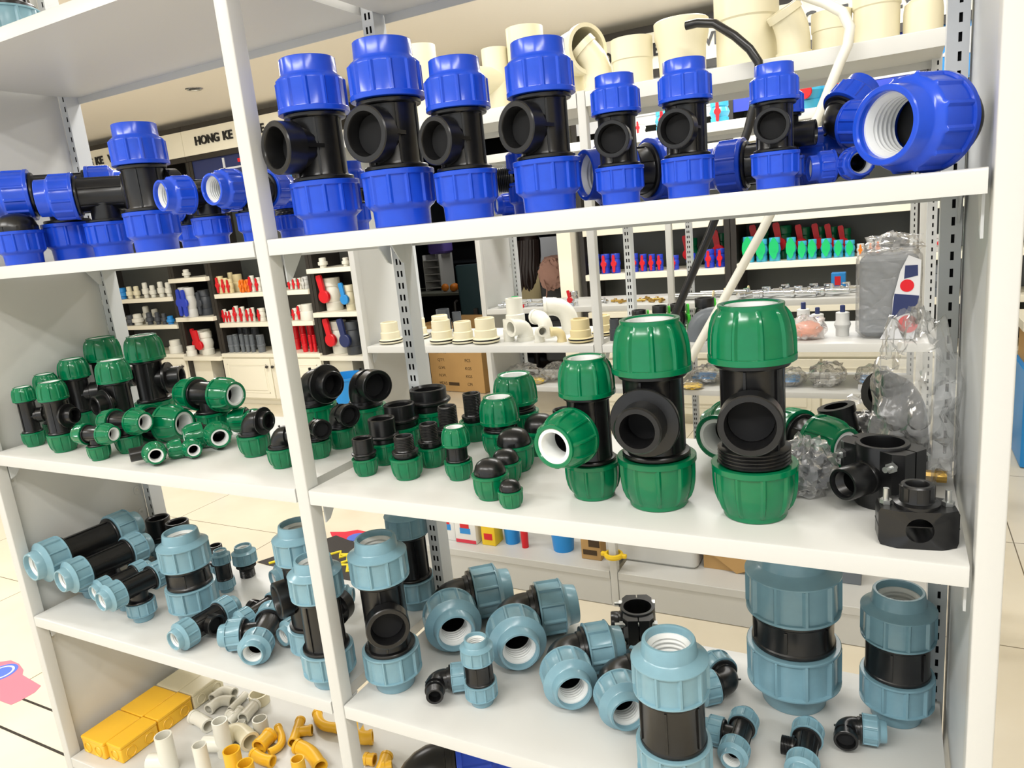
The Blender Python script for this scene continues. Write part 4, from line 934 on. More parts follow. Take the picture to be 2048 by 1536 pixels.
valve((-4.306,3.870,-0.409),0.114,'orange','orange','left orange valve of the pair on the upper wall shelf','bar','red-handled valves on the upper wall shelf',w=0.18)
valve((-4.236,3.870,-0.409),0.114,'orange','orange','right orange valve of the pair on the upper wall shelf','bar','red-handled valves on the upper wall shelf',w=0.18)
valve((-4.173,3.870,-0.409),0.145,'pvc','red','left white valve with red handle beside the orange pair','bar','red-handled valves on the upper wall shelf',w=0.15)
valve((-4.098,3.870,-0.409),0.126,'pvc','red','right white valve with red handle beside the orange pair','bar','red-handled valves on the upper wall shelf',w=0.17)
lathed('pipe_socket',CAPP,'tan',(-4.754,4.000,-0.409),0.191,'first tan socket standing behind the red-handled valves','socket','tan sockets on the upper wall shelf',T=Matrix.Diagonal((0.32,0.32,1,1)))
lathed('pipe_socket',CAPP,'tan',(-4.585,4.000,-0.409),0.181,'second tan socket standing behind the red-handled valves','socket','tan sockets on the upper wall shelf',T=Matrix.Diagonal((0.33,0.33,1,1)))
lathed('pipe_socket',CAPP,'tan',(-4.499,4.000,-0.409),0.160,'third tan socket standing behind the red-handled valves','socket','tan sockets on the upper wall shelf',T=Matrix.Diagonal((0.68,0.68,1,1)))
valve((-4.595,3.870,-0.679),0.123,'pvc','red','first white valve with red handle from the left on the middle wall shelf','bar','red-handled white valves on the middle wall shelf',w=0.14)
valve((-4.555,3.870,-0.679),0.103,'pvc','red','second white valve with red handle from the left on the middle wall shelf','bar','red-handled white valves on the middle wall shelf',w=0.17)
valve((-4.509,3.870,-0.679),0.112,'pvc','red','third white valve with red handle from the left on the middle wall shelf','bar','red-handled white valves on the middle wall shelf',w=0.19)
valve((-4.437,3.870,-0.679),0.149,'pvc','red','fourth white valve with red handle from the left on the middle wall shelf','bar','red-handled white valves on the middle wall shelf',w=0.14)
valve((-4.359,3.870,-0.679),0.139,'pvc','red','fifth white valve with red handle from the left on the middle wall shelf','bar','red-handled white valves on the middle wall shelf',w=0.15)
valve((-4.288,3.870,-0.679),0.120,'pvc','red','sixth white valve with red handle from the left on the middle wall shelf','bar','red-handled white valves on the middle wall shelf',w=0.14)
valve((-4.231,3.870,-0.679),0.128,'pvc','red','seventh white valve with red handle from the left on the middle wall shelf','bar','red-handled white valves on the middle wall shelf',w=0.13)
valve((-4.124,3.870,-0.679),0.118,'pvc','red','eighth white valve with red handle from the left on the middle wall shelf','bar','red-handled white valves on the middle wall shelf',w=0.27)
foot_valve((-4.580,3.870,-0.964),0.161,'grey','first grey foot valve from the left on the cabinet counter','grey foot valves on the wall cabinet counter',0.69)
foot_valve((-4.514,3.870,-0.964),0.170,'grey','second grey foot valve from the left on the cabinet counter','grey foot valves on the wall cabinet counter',0.52)
foot_valve((-4.435,3.870,-0.964),0.169,'grey','third grey foot valve from the left on the cabinet counter','grey foot valves on the wall cabinet counter',0.43)
foot_valve((-4.370,3.870,-0.964),0.163,'grey','fourth grey foot valve from the left on the cabinet counter','grey foot valves on the wall cabinet counter',0.45)
foot_valve((-4.305,3.870,-0.964),0.163,'grey','fifth grey foot valve from the left on the cabinet counter','grey foot valves on the wall cabinet counter',0.45)
foot_valve((-4.196,3.870,-0.964),0.161,'grey','sixth grey foot valve from the left on the cabinet counter','grey foot valves on the wall cabinet counter',0.76)
foot_valve((-4.724,4.010,-0.964),0.214,'dgrey','first dark foot valve standing behind the grey ones','grey foot valves on the wall cabinet counter',0.50)
foot_valve((-4.582,4.010,-0.964),0.212,'dgrey','second dark foot valve standing behind the grey ones','grey foot valves on the wall cabinet counter',0.50)
foot_valve((-4.506,4.010,-0.964),0.211,'dgrey','third dark foot valve standing behind the grey ones','grey foot valves on the wall cabinet counter',0.57)
foot_valve((-4.400,4.010,-0.964),0.209,'dgrey','fourth dark foot valve standing behind the grey ones','grey foot valves on the wall cabinet counter',0.57)
valve((-3.718,3.870,-0.409),0.096,'pvc','red','first small white valve just right of the middle post, upper wall shelf','bar','red-handled valves on the upper wall shelf',w=0.17)
valve((-3.665,3.870,-0.409),0.096,'pvc','red','second small white valve just right of the middle post, upper wall shelf','bar','red-handled valves on the upper wall shelf',w=0.17)
valve((-3.607,3.870,-0.409),0.096,'pvc','red','third small white valve just right of the middle post, upper wall shelf','bar','red-handled valves on the upper wall shelf',w=0.18)
valve((-3.538,3.870,-0.409),0.104,'lgrey','lgrey','clear valve beside the dark frame on the upper wall shelf','bar',None,w=0.30)
valve((-3.716,3.870,-0.679),0.106,'pvc','red','smaller white valve with red handle right of the middle post','bar','red-handled white valves on the middle wall shelf',w=0.22)
valve((-3.640,3.870,-0.679),0.132,'pvc','red','larger white valve with red handle right of the middle post','bar','red-handled white valves on the middle wall shelf',w=0.18)
lathed('pipe_socket',CAPP,'pvc',(-3.565,3.870,-0.679),0.140,'white socket at the right end of the middle wall shelf','socket',None)
foot_valve((-3.664,3.870,-0.964),0.160,'red','first red foot valve in front, right of the middle post','red foot valves on the wall cabinet counter',0.52)
foot_valve((-3.594,3.870,-0.964),0.150,'red','second red foot valve in front, right of the middle post','red foot valves on the wall cabinet counter',0.37)
foot_valve((-3.547,3.870,-0.964),0.150,'red','third red foot valve in front, right of the middle post','red foot valves on the wall cabinet counter',0.37)
foot_valve((-3.866,3.990,-0.964),0.220,'red','first tall red foot valve behind the front ones','red foot valves on the wall cabinet counter',0.46)
foot_valve((-3.781,3.990,-0.964),0.237,'red','second tall red foot valve behind the front ones','red foot valves on the wall cabinet counter',0.42)
foot_valve((-3.685,3.990,-0.964),0.235,'red','third tall red foot valve behind the front ones','red foot valves on the wall cabinet counter',0.48)
lathed('pipe_union',UNION,'pvc',(-3.301,3.850,-0.239),0.082,'left white union on the top shelf of the second tower','union',None)
lathed('pipe_union',UNION,'pvc',(-3.053,3.850,-0.239),0.069,'right white union on the top shelf of the second tower','union',None)
valve((-3.308,3.930,-0.609),0.276,'pvc','red','big white valve with long red lever, upper one in the second tower','lever','big valves in the second tower',w=0.26)
valve((-3.086,3.880,-0.609),0.211,'cream','sky','cream valve with blue lever in the second tower','lever','big valves in the second tower',w=0.20)
valve((-3.306,3.930,-0.984),0.281,'pvc','red','big white valve with long red lever, lower one in the second tower','lever','big valves in the second tower',w=0.26)
valve((-3.111,3.880,-0.984),0.282,'dgrey','navy','dark grey valve with navy lever in the second tower','lever','big valves in the second tower',w=0.24)
valve((-0.888,3.870,-0.419),0.133,'vblue','red','first royal blue valve with red handle from the left','bar','red-handled royal blue valves on the wall shelf',w=0.30)
valve((-0.806,3.870,-0.419),0.131,'vblue','red','second royal blue valve with red handle from the left','bar','red-handled royal blue valves on the wall shelf',w=0.24)
valve((-0.734,3.870,-0.419),0.130,'vblue','red','third royal blue valve with red handle from the left','bar','red-handled royal blue valves on the wall shelf',w=0.24)
valve((-0.597,3.870,-0.419),0.122,'vblue','red','fourth royal blue valve with red handle from the left','bar','red-handled royal blue valves on the wall shelf',w=0.19)
valve((-0.538,3.870,-0.419),0.114,'vblue','red','fifth royal blue valve with red handle from the left','bar','red-handled royal blue valves on the wall shelf',w=0.20)
valve((-0.479,3.870,-0.419),0.110,'vblue','red','sixth royal blue valve with red handle from the left','bar','red-handled royal blue valves on the wall shelf',w=0.20)
valve((-0.425,3.870,-0.419),0.106,'vblue','red','seventh royal blue valve with red handle from the left','bar','red-handled royal blue valves on the wall shelf',w=0.20)
valve((-0.327,3.870,-0.419),0.092,'vblue','red','eighth royal blue valve with red handle from the left','bar','red-handled royal blue valves on the wall shelf',w=0.30)
valve((-0.219,3.870,-0.419),0.098,'vblue','red','ninth royal blue valve with red handle from the left','bar','red-handled royal blue valves on the wall shelf',w=0.30)
valve((-0.093,3.870,-0.419),0.116,'vblue','red','left larger royal blue valve near the dark cabinet post','bar','red-handled royal blue valves on the wall shelf',w=0.27)
valve((-0.021,3.870,-0.419),0.115,'vblue','red','right larger royal blue valve near the dark cabinet post','bar','red-handled royal blue valves on the wall shelf',w=0.27)
valve((-0.251,4.030,-0.419),0.188,'green','red','first green valve with red lever behind the royal blue ones','lever','green valves on the wall shelf',w=0.21)
valve((-0.053,4.030,-0.419),0.205,'green','red','second green valve with red lever behind the royal blue ones','lever','green valves on the wall shelf',w=0.20)
valve((0.040,4.030,-0.419),0.167,'green','red','third green valve with red lever behind the royal blue ones','lever','green valves on the wall shelf',w=0.24)
valve((0.143,3.870,-0.399),0.157,'cyan','mint','first cyan valve with mint green handle from the left','paddle','mint-handled cyan valves on the wall shelf',w=0.21)
valve((0.221,3.870,-0.399),0.137,'cyan','mint','second cyan valve with mint green handle from the left','paddle','mint-handled cyan valves on the wall shelf',w=0.24)
valve((0.298,3.870,-0.399),0.142,'cyan','mint','third cyan valve with mint green handle from the left','paddle','mint-handled cyan valves on the wall shelf',w=0.23)
valve((0.394,3.870,-0.399),0.135,'cyan','mint','fourth cyan valve with mint green handle from the left','paddle','mint-handled cyan valves on the wall shelf',w=0.20)
valve((0.457,3.870,-0.399),0.109,'cyan','mint','fifth cyan valve with mint green handle from the left','paddle','mint-handled cyan valves on the wall shelf',w=0.23)
valve((0.513,3.870,-0.399),0.115,'cyan','mint','sixth cyan valve with mint green handle from the left','paddle','mint-handled cyan valves on the wall shelf',w=0.21)
valve((0.591,3.870,-0.399),0.114,'cyan','mint','seventh cyan valve with mint green handle from the left','paddle','mint-handled cyan valves on the wall shelf',w=0.26)
valve((0.657,3.870,-0.399),0.101,'cyan','mint','eighth cyan valve with mint green handle from the left','paddle','mint-handled cyan valves on the wall shelf',w=0.26)
valve((0.718,3.870,-0.399),0.095,'cyan','mint','ninth cyan valve with mint green handle from the left','paddle','mint-handled cyan valves on the wall shelf',w=0.28)
valve((0.185,4.030,-0.399),0.200,'green','red','first green valve with red lever behind the cyan ones','lever','green valves on the wall shelf',w=0.30)
valve((0.325,4.030,-0.399),0.203,'green','red','second green valve with red lever behind the cyan ones','lever','green valves on the wall shelf',w=0.27)
valve((0.449,4.030,-0.399),0.182,'green','red','third green valve with red lever behind the cyan ones','lever','green valves on the wall shelf',w=0.22)
valve((0.542,4.030,-0.399),0.180,'green','red','fourth green valve with red lever behind the cyan ones','lever','green valves on the wall shelf',w=0.17)
valve((0.611,4.030,-0.399),0.173,'green','red','fifth green valve with red lever behind the cyan ones','lever','green valves on the wall shelf',w=0.17)
valve((0.684,4.030,-0.399),0.159,'green','red','sixth green valve with red lever behind the cyan ones','lever','green valves on the wall shelf',w=0.20)
valve((0.775,3.870,-0.399),0.071,'lgrey','orange','first clear valve with orange handle right of the cyan ones','bar','orange-handled clear valves',w=0.28)
valve((0.828,3.870,-0.399),0.076,'lgrey','orange','second clear valve with orange handle right of the cyan ones','bar','orange-handled clear valves',w=0.22)
valve((0.866,3.870,-0.399),0.082,'lgrey','orange','third clear valve with orange handle right of the cyan ones','bar','orange-handled clear valves',w=0.20)
valve((1.176,3.870,-0.399),0.096,'lgrey','red','clear valve with red handle seen beside the right rack upright','bar',None,w=0.28)
valve((1.199,3.870,-0.649),0.177,'grey','red','grey valve with upright red lever beside the right rack upright','bar',None,w=0.34)
valve((1.180,3.870,-0.949),0.116,'lgrey','orange','clear valve with orange handle on the right cabinet counter','bar',None,w=0.26)
valve((1.220,3.970,-0.949),0.135,'lgrey','red','clear valve with red handle on the right cabinet counter','bar',None,w=0.26)
t=empty('storage_cabinet',Matrix.Translation((1.95,3.32,ZF)),'sky blue low cabinet with cream top at the far right edge','cabinet')
MB().rbox(-.42,.5,-.02,.4,.004,.50,.01).build('body',M['bluetub'],t); MB().box(-.44,.52,-.03,.4,.70,.745).build('top_shelf',M['trim'],t); MB().box(-.41,.5,-.028,-.018,.36,.372).build('drawer_gap',M['trim'],t); MB().box(-.40,.49,.2,.4,.5,.70).build('back_board',M['card'],t)
lathed('bucket',[(.3,.0),(.40,0),(.5,.95),(.54,.96),(.54,1.0),(.48,1.0),(.42,.1),(1e-5,.1)],'bluetub',(-2.985,3.55,ZF+.003),.36,'light blue bucket on the floor behind the large black elbows','bucket')
lathed('pipe_socket',[(0.174,0),(0.193,0),(0.193,.55),(0.203,.57),(0.203,1),(0.184,1),(0.174,.05),(1e-5,.05)],'cream',(-0.669,1.620,0.3798),0.293,'cream socket at the left end of the second rack top','pipe fitting','cream fittings along the top of the second rack',seg=36)
lathed('pipe_socket',[(0.210,0),(0.233,0),(0.233,.55),(0.245,.57),(0.245,1),(0.222,1),(0.210,.05),(1e-5,.05)],'cream',(-0.236,1.620,0.3798),0.272,'cream socket with flat cap behind the fourth upright blue tee','pipe fitting','cream fittings along the top of the second rack',seg=36)
lathed('pipe_socket',[(0.382,0),(0.424,0),(0.424,.55),(0.445,.57),(0.445,1),(0.403,1),(0.382,.05),(1e-5,.05)],'cream',(0.176,1.580,0.3798),0.153,'cream ribbed socket in the middle of the second rack top','pipe fitting','cream fittings along the top of the second rack',seg=36)
lathed('pipe_socket',[(.2,0),(.40,0),(.42,.55),(.47,.75),(.475,.98),(.45,1),(.42,1),(.40,.7),(.36,.05),(1e-5,.05)],'cream',(0.335,1.600,0.3798),0.181,'cream reducer cup wider at its top, left of the largest cream cylinder','pipe fitting','cream fittings along the top of the second rack',seg=36)
lathed('pipe_socket',[(0.312,0),(0.347,0),(0.347,.55),(0.364,.57),(0.364,1),(0.330,1),(0.312,.05),(1e-5,.05)],'cream',(0.541,1.620,0.3798),0.266,'largest cream cylinder on top of the second rack','pipe fitting','cream fittings along the top of the second rack',seg=36)
lathed('pipe_socket',[(0.405,0),(0.450,0),(0.450,.55),(0.472,.57),(0.472,1),(0.427,1),(0.405,.05),(1e-5,.05)],'cream',(0.772,1.600,0.3798),0.118,'cream socket right of the angled elbow, near the white bent pipe','pipe fitting','cream fittings along the top of the second rack',seg=36)
lathed('pipe_socket',[(0.291,0),(0.323,0),(0.323,.55),(0.339,.57),(0.339,1),(0.307,1),(0.291,.05),(1e-5,.05)],'cream',(0.894,1.600,0.3798),0.187,'tall cream socket near the right end of the second rack top','pipe fitting','cream fittings along the top of the second rack',seg=36)
lathed('pipe_socket',[(.3,0),(.48,0),(.48,.7),(.45,.9),(.36,.99),(1e-5,1)],'cream',(0.987,1.600,0.3798),0.104,'short cream cap at the right end of the second rack top','pipe fitting','cream fittings along the top of the second rack',seg=36)
pipe('pipe_elbow',arcpath((0.058,1.600,0.3798),(0.058,1.600,0.4749),(0.006,1.580,0.5394),.6),0.0478,'cream','cream angled elbow left of the ribbed socket, mouth up','cream fittings along the top of the second rack',t=.1,seg=30,collar=0.022)
pipe('pipe_elbow',arcpath((0.675,1.600,0.3798),(0.675,1.600,0.4657),(0.647,1.580,0.5242),.6),0.0469,'cream','cream angled elbow right of the largest cylinder, mouth up','cream fittings along the top of the second rack',t=.1,seg=30,collar=0.021)
pipe('pipe_tee',[(-0.341,1.6,0.3798),(-0.341,1.6,0.5998)],0.0477,'cream','cream tee with side mouth facing left, between blue tees','cream fittings along the top of the second rack',t=.1,seg=28,arms=[[(-0.341,1.6,0.4897),(-0.391,1.47,0.4897)]])
pipe('pipe_elbow',arcpath((-0.085,1.6,0.3798),(-0.085,1.6,0.5245),(0.035,1.53,0.5245),.6),0.0737,'cream','big cream elbow with round mouth facing right','cream fittings along the top of the second rack',t=.08,seg=32,collar=.02)
pipe('bent_pipe',[(0.386,1.455,0.511),(0.421,1.450,0.511),(0.476,1.430,0.495),(0.536,1.405,0.446),(0.578,1.395,0.402),(0.601,1.395,0.363),(0.604,1.395,0.322),(0.592,1.395,0.270),(0.567,1.395,0.182),(0.449,1.395,-0.100),(0.333,1.395,-0.344),(0.284,1.395,-0.450)],.0125,'black','black bent pipe hooked over the second rack, sloping down to the left','bent pipes on the second rack',t=.15,seg=16)
pipe('bent_pipe',[(0.654,1.450,0.544),(0.720,1.440,0.520),(0.772,1.420,0.488),(0.818,1.390,0.449),(0.836,1.385,0.407),(0.831,1.385,0.365),(0.812,1.385,0.324),(0.762,1.385,0.203),(0.605,1.385,-0.104),(0.475,1.385,-0.326),(0.343,1.385,-0.551)],.0135,'pvc','white bent pipe hooked over the second rack, sloping down to the left','bent pipes on the second rack',t=.15,seg=16)
lathed('tank_connector',TANK+[(.5,.15),(1e-5,.15)],'cream',(-0.894,1.500,-0.4547),0.0767,'cream tank connector alone left of the perforated upright','tank connector','cream tank connectors on the second rack',extra=[('gasket',GASKET,'black'),('collar',TANKTOP,'cream')],seg=28)
lathed('tank_connector',TANK+[(.5,.15),(1e-5,.15)],'cream',(-0.812,1.620,-0.4547),0.0744,'cream tank connector half hidden behind the perforated upright','tank connector','cream tank connectors on the second rack',extra=[('gasket',GASKET,'black'),('collar',TANKTOP,'cream')],seg=28)
lathed('tank_connector',TANK+[(.5,.15),(1e-5,.15)],'cream',(-0.633,1.490,-0.4547),0.0807,'cream tank connector, left one of the front three','tank connector','cream tank connectors on the second rack',extra=[('gasket',GASKET,'black'),('collar',TANKTOP,'cream')],seg=28)
lathed('tank_connector',TANK+[(.5,.15),(1e-5,.15)],'cream',(-0.540,1.490,-0.4547),0.0741,'cream tank connector, middle one of the front three','tank connector','cream tank connectors on the second rack',extra=[('gasket',GASKET,'black'),('collar',TANKTOP,'cream')],seg=28)
lathed('tank_connector',TANK+[(.5,.15),(1e-5,.15)],'cream',(-0.443,1.490,-0.4547),0.0836,'cream tank connector, right one of the front three','tank connector','cream tank connectors on the second rack',extra=[('gasket',GASKET,'black'),('collar',TANKTOP,'cream')],seg=28)
lathed('tank_connector',TANK+[(.5,.15),(1e-5,.15)],'cream',(-0.777,1.660,-0.4547),0.0748,'cream tank connector in the back row, behind the front three','tank connector','cream tank connectors on the second rack',extra=[('gasket',GASKET,'black'),('collar',TANKTOP,'cream')],seg=28)
lathed('tank_connector',TANK+[(.5,.15),(1e-5,.15)],'tan',(-0.041,1.490,-0.4547),0.0730,'tan stepped tank connector left of the second rack post','tank connector','cream tank connectors on the second rack',extra=[('gasket',GASKET,'black'),('collar',TANKTOP,'tan')],seg=28)
lathed('tank_connector',TANK+[(.5,.15),(1e-5,.15)],'tan',(-0.006,1.620,-0.4547),0.0654,'tan stepped tank connector right of the second rack post','tank connector','cream tank connectors on the second rack',extra=[('gasket',GASKET,'black'),('collar',TANKTOP,'tan')],seg=28)
lathed('pipe_socket',[(0.261,0),(0.326,0),(0.326,.55),(0.287,.57),(0.287,1),(0.228,1),(0.215,.5),(1e-5,.5)],'dgrey',(-0.795,1.760,-0.4547),0.1013,'dark grey cap behind the left tank connectors','pipe fitting','small fittings on the second rack')
lathed('pipe_socket',[(0.200,0),(0.250,0),(0.250,.55),(0.220,.57),(0.220,1),(0.175,1),(0.165,.5),(1e-5,.5)],'dgrey',(-0.725,1.760,-0.4547),0.0872,'smaller dark grey cap behind the middle tank connector','pipe fitting','small fittings on the second rack')
lathed('pipe_socket',[(0.200,0),(0.250,0),(0.250,.55),(0.220,.57),(0.220,1),(0.175,1),(0.165,.5),(1e-5,.5)],'pvc',(-0.349,1.520,-0.4547),0.0843,'small white socket beside the right tank connector','pipe fitting','small fittings on the second rack')
lathed('pipe_socket',[(0.211,0),(0.264,0),(0.264,.55),(0.232,.57),(0.232,1),(0.185,1),(0.174,.5),(1e-5,.5)],'pvc',(-0.398,1.680,-0.4547),0.1460,'tall white socket behind the small white one','pipe fitting','small fittings on the second rack')
lathed('pipe_socket',[(0.190,0),(0.238,0),(0.238,.55),(0.210,.57),(0.210,1),(0.167,1),(0.157,.5),(1e-5,.5)],'dgrey',(0.076,1.520,-0.4547),0.0748,'dark grey coupling right of the second rack post','pipe fitting','small fittings on the second rack')
pipe('pipe_elbow',arcpath((-0.288,1.540,-0.4547),(-0.288,1.540,-0.3977),(-0.318,1.480,-0.3977),.7),0.0306,'pvc','white elbow with deep round mouth facing front','small fittings on the second rack',t=.22,collar=0.0153)
pipe('pipe_elbow',arcpath((-0.211,1.500,-0.4547),(-0.211,1.500,-0.4103),(-0.181,1.470,-0.4103),.7),0.0186,'pvc','little white elbow left of the white tee','small fittings on the second rack',t=.22,collar=0.0093)
pipe('pipe_elbow',arcpath((-0.210,1.600,-0.4547),(-0.210,1.600,-0.3782),(-0.270,1.630,-0.3782),.7),0.0269,'pvc','white elbow behind the little tan one','small fittings on the second rack',t=.22,collar=0.0134)
pipe('pipe_elbow',arcpath((-0.121,1.500,-0.4547),(-0.121,1.500,-0.4147),(-0.156,1.480,-0.4147),.7),0.0165,'tan','little tan elbow facing left','small fittings on the second rack',t=.22,collar=0.0082)
pipe('pipe_bend',arcpath((-0.169,1.7,-0.4547),(-0.169,1.7,-0.3463),(-0.259,1.66,-0.3463),.8),0.0356,'pvc','large white bend behind the little tan elbow','small fittings on the second rack',t=.1,collar=.012)
valve((0.137,1.620,-0.454),0.091,'black','lime','first black valve with lime green handle, from the left','bar','lime-handled black valves',az=2.2,w=0.28)
valve((0.214,1.620,-0.454),0.104,'black','lime','second black valve with lime green handle, from the left','bar','lime-handled black valves',az=2.2,w=0.25)
valve((0.280,1.620,-0.454),0.110,'black','lime','third black valve with lime green handle, from the left','bar','lime-handled black valves',az=2.2,w=0.24)
valve((0.373,1.620,-0.454),0.126,'black','lime','largest black valve with lime green handle between the big green tees','bar','lime-handled black valves',az=2.6,w=0.26)
pipe('pipe_elbow',arcpath((0.373,1.5,-0.4539),(0.373,1.5,-0.3792),(0.443,1.52,-0.3792),.8),.034,'grey','grey elbow between the two largest green tees','small fittings on the second rack',t=.2)
lathed('check_valve',[(.2,0),(.26,0),(.26,.3),(.29,.36),(.33,.48),(.29,.6),(.26,.65),(.26,.97),(.2,1),(1e-5,.98)],'lgrey',(0.690,1.640,-0.4547),0.0768,'leftmost of the three light grey check valves with navy stems','valve','light grey check valves',extra=[('stem',[(1e-5,.9),(.1,.9),(.1,1.26),(.07,1.28),(1e-5,1.28)],'navy')])
lathed('check_valve',[(.2,0),(.26,0),(.26,.3),(.29,.36),(.33,.48),(.29,.6),(.26,.65),(.26,.97),(.2,1),(1e-5,.98)],'lgrey',(0.738,1.560,-0.4547),0.0714,'middle of the three light grey check valves with navy stems','valve','light grey check valves',extra=[('stem',[(1e-5,.9),(.1,.9),(.1,1.26),(.07,1.28),(1e-5,1.28)],'navy')])
lathed('check_valve',[(.2,0),(.26,0),(.26,.3),(.29,.36),(.33,.48),(.29,.6),(.26,.65),(.26,.97),(.2,1),(1e-5,.98)],'lgrey',(0.812,1.560,-0.4547),0.0753,'rightmost of the three light grey check valves with navy stems','valve','light grey check valves',extra=[('stem',[(1e-5,.9),(.1,.9),(.1,1.26),(.07,1.28),(1e-5,1.28)],'navy')])
t=empty('bag_of_tape',Matrix.Translation((0.714,1.50,-0.4530)),'clear bag of orange strips beside the large green tee','bag')
crumple(MB(),(0,0,.034),.055,.04,.04,14,.12,3).build('bag',M['filmgrey'],t); crumple(MB(),(0,0,.028),.042,.03,.026,12,.2,5).build('contents',M['orange'],t)
t=empty('bagged_parcel',Matrix.Translation((0.938,1.56,-0.4545)),'grey parcel in a plastic bag with navy and white print, at the right rack end','bag')
MB().rbox(-.078,.078,-.06,.08,.004,.245,.03).build('contents',M['grey'],t)
b=MB(); b.rbox(-.088,.088,-.075,.095,0,.258,.04); crumple(b,(.01,.02,.268),.075,.06,.035,14,.3,4,False); b.build('bag',M['film'],t)
lp=MB().prism([(-.02,.002),(.068,.002),(.080,.09),(.082,.23),(.05,.245),(.03,.20),(.012,.12),(.01,.06)],.0775,.0785,RX90).build('label',M['paper'],t)
MB().prism([(.010,.062),(.045,.076),(.079,.082),(.079,.128),(.016,.136),(.012,.09)],.0787,.0793,RX90).build('navy_band',M['navy'],lp)
MB().prism([(.04,.178),(.075,.186),(.074,.216),(.042,.216)],.0787,.0793,RX90).build('navy_patch',M['navy'],lp)
MB().cyl(.026,.0794,.08,20,Matrix.Translation((.052,0,.046))@RX90).build('red_seal',M['red'],lp)
text('12',.024,facing((.052,-.0802,.046)),M['paper'],lp,.0003)
MB().cyl(.018,.0787,.0795,20,Matrix.Translation((.048,0,.158))@RX90).build('red_emblem',M['red'],lp)
t=carton((-0.729,1.540,-1.3176),0.078,0.080,0.134,'boxwhite','white carton with small red and blue picture beside the rear upright')
o=MB().box(-0.078*.25,0.078*.25,-0.040-.0012,-0.040-.0002,0.134*.35,0.134*.55).build('picture',M['sky'],t); MB().box(-0.078*.22,0.078*.2,-0.040-.0016,-0.040-.0011,0.134*.55,0.134*.72).build('picture_top',M['red'],o)
t=carton((-0.632,1.530,-1.3176),0.102,0.080,0.127,'boxwhite','white carton with large red and blue picture, second on the deck')
o=MB().box(-0.102*.25,0.102*.25,-0.040-.0012,-0.040-.0002,0.127*.35,0.127*.55).build('picture',M['sky'],t); MB().box(-0.102*.22,0.102*.2,-0.040-.0016,-0.040-.0011,0.127*.55,0.127*.72).build('picture_top',M['red'],o); MB().box(-0.102*.48,0.102*.48,-0.040-.0012,-0.040-.0002,0.127*.02,0.127*.14).build('red_stripe',M['redst'],t)
t=carton((-0.528,1.535,-1.3176),0.065,0.070,0.126,'boxyel','yellow and black carton, third on the deck')
MB().box(-0.065*.5,0.065*.5,-0.035-.0012,-0.035-.0002,0.126*.72,0.126).build('black_band',M['mat'],t); MB().box(-0.065*.3,0.065*.3,-0.035-.0012,-0.035-.0002,0.126*.2,0.126*.42).build('picture',M['red'],t); text('DEXON',0.065*.2,facing((0,-0.035-.0014,0.126*.86)),M['boxyel'],t,.0003)
t=carton((-0.070,1.530,-1.3176),0.082,0.060,0.136,'card','small brown carton with barcode beside the clamped post')
MB().box(-0.082*.1,0.082*.45,-0.030-.0012,-0.030-.0002,0.136*.4,0.136*.75).build('barcode',M['ink'],t); MB().box(-0.082*.4,0.082*.3,-0.030-.0012,-0.030-.0002,0.136*.15,0.136*.3).build('print',M['ink'],t)
lathed('cup',[(0.198,0),(0.241,0),(0.283,1),(0.261,1),(0.221,.1),(1e-5,.1)],'bluetub',(-0.446,1.560,-1.3176),0.1261,'blue plastic cup on the deck of the second rack','cup','plastic cups on the second rack deck')
lathed('cup',[(0.112,0),(0.136,0),(0.160,1),(0.147,1),(0.125,.1),(1e-5,.1)],'red',(-0.372,1.530,-1.3176),0.1030,'slim red plastic cup beside the blue one','cup','plastic cups on the second rack deck')
lathed('cup',[(0.382,0),(0.464,0),(0.545,1),(0.502,1),(0.425,.1),(1e-5,.1)],'bluetub',(-0.213,1.560,-1.3176),0.0892,'wide blue plastic ring left of the small brown carton','cup','plastic cups on the second rack deck')
t=empty('storage_box',Matrix.Translation((0.172,1.63,-1.3176)),'white plastic storage box on the second rack deck','box'); MB().rbox(-.16,.16,-.1,.1,0,.16,.02).build('body',M['lgrey'],t); MB().rbox(-.17,.17,-.11,.11,.16,.19,.02).build('lid',M['pvc'],t); MB().box(-.035,.035,-.102,-.1,.07,.11).build('window',M['boxwhite'],t); MB().box(-.002,.002,-.1035,-.102,.075,.105).build('latch',M['grey'],t)
t=empty('open_carton',Matrix.Translation((0.420,1.60,-1.3176)),'torn brown carton with a white pipe end, right of the storage box','box'); MB().box(-.07,.09,-.04,.06,0,.09).build('body',M['card'],t); MB().prism([(-.08,.10),(.05,.0),(.10,.02),(.10,.06),(-.04,.14)],.052,.056,RX90).build('flap',M['card'],t)
pipe('pipe_piece',[(0.450,1.54,-1.2060),(0.470,1.64,-1.2060)],.020,'pvc','short white pipe lying on the torn carton','small pipe on deck',t=.2)
t=carton((0.838,1.62,-1.3176),.07,.08,.10,'grey','grey carton with blue lid in the shadow right of the wide coupling'); MB().box(-.036,.036,-.042,.042,.1005,.112).build('lid',M['vblue'],t)
t=empty('post_clamp',Matrix.Translation((.044,1.445,-1.255)),'yellow clamp around the lower post of the second rack','clamp'); MB().lathe([(.026,-.010),(.034,-.008),(.037,0),(.034,.008),(.026,.010),(.0225,0),(.026,-.010)],24).build('ring',M['boxyel'],t)
for s in (1,-1): MB().rbox(s*.040-.010,s*.040+.010,-.008,.008,-.007,.007,.004).build('wing',M['boxyel'],t)
tap((-0.909,2.56,-0.4613),0.60,0.085,'chrome tap at the left end of the tap shelf','chrome')
tap((-0.765,2.58,-0.4613),0.30,0.102,'chrome tap with pale washer, second on the tap shelf','chrome')
tap((-0.688,2.60,-0.4613),0.20,0.102,'chrome tap third from the left end of the tap shelf','chrome')
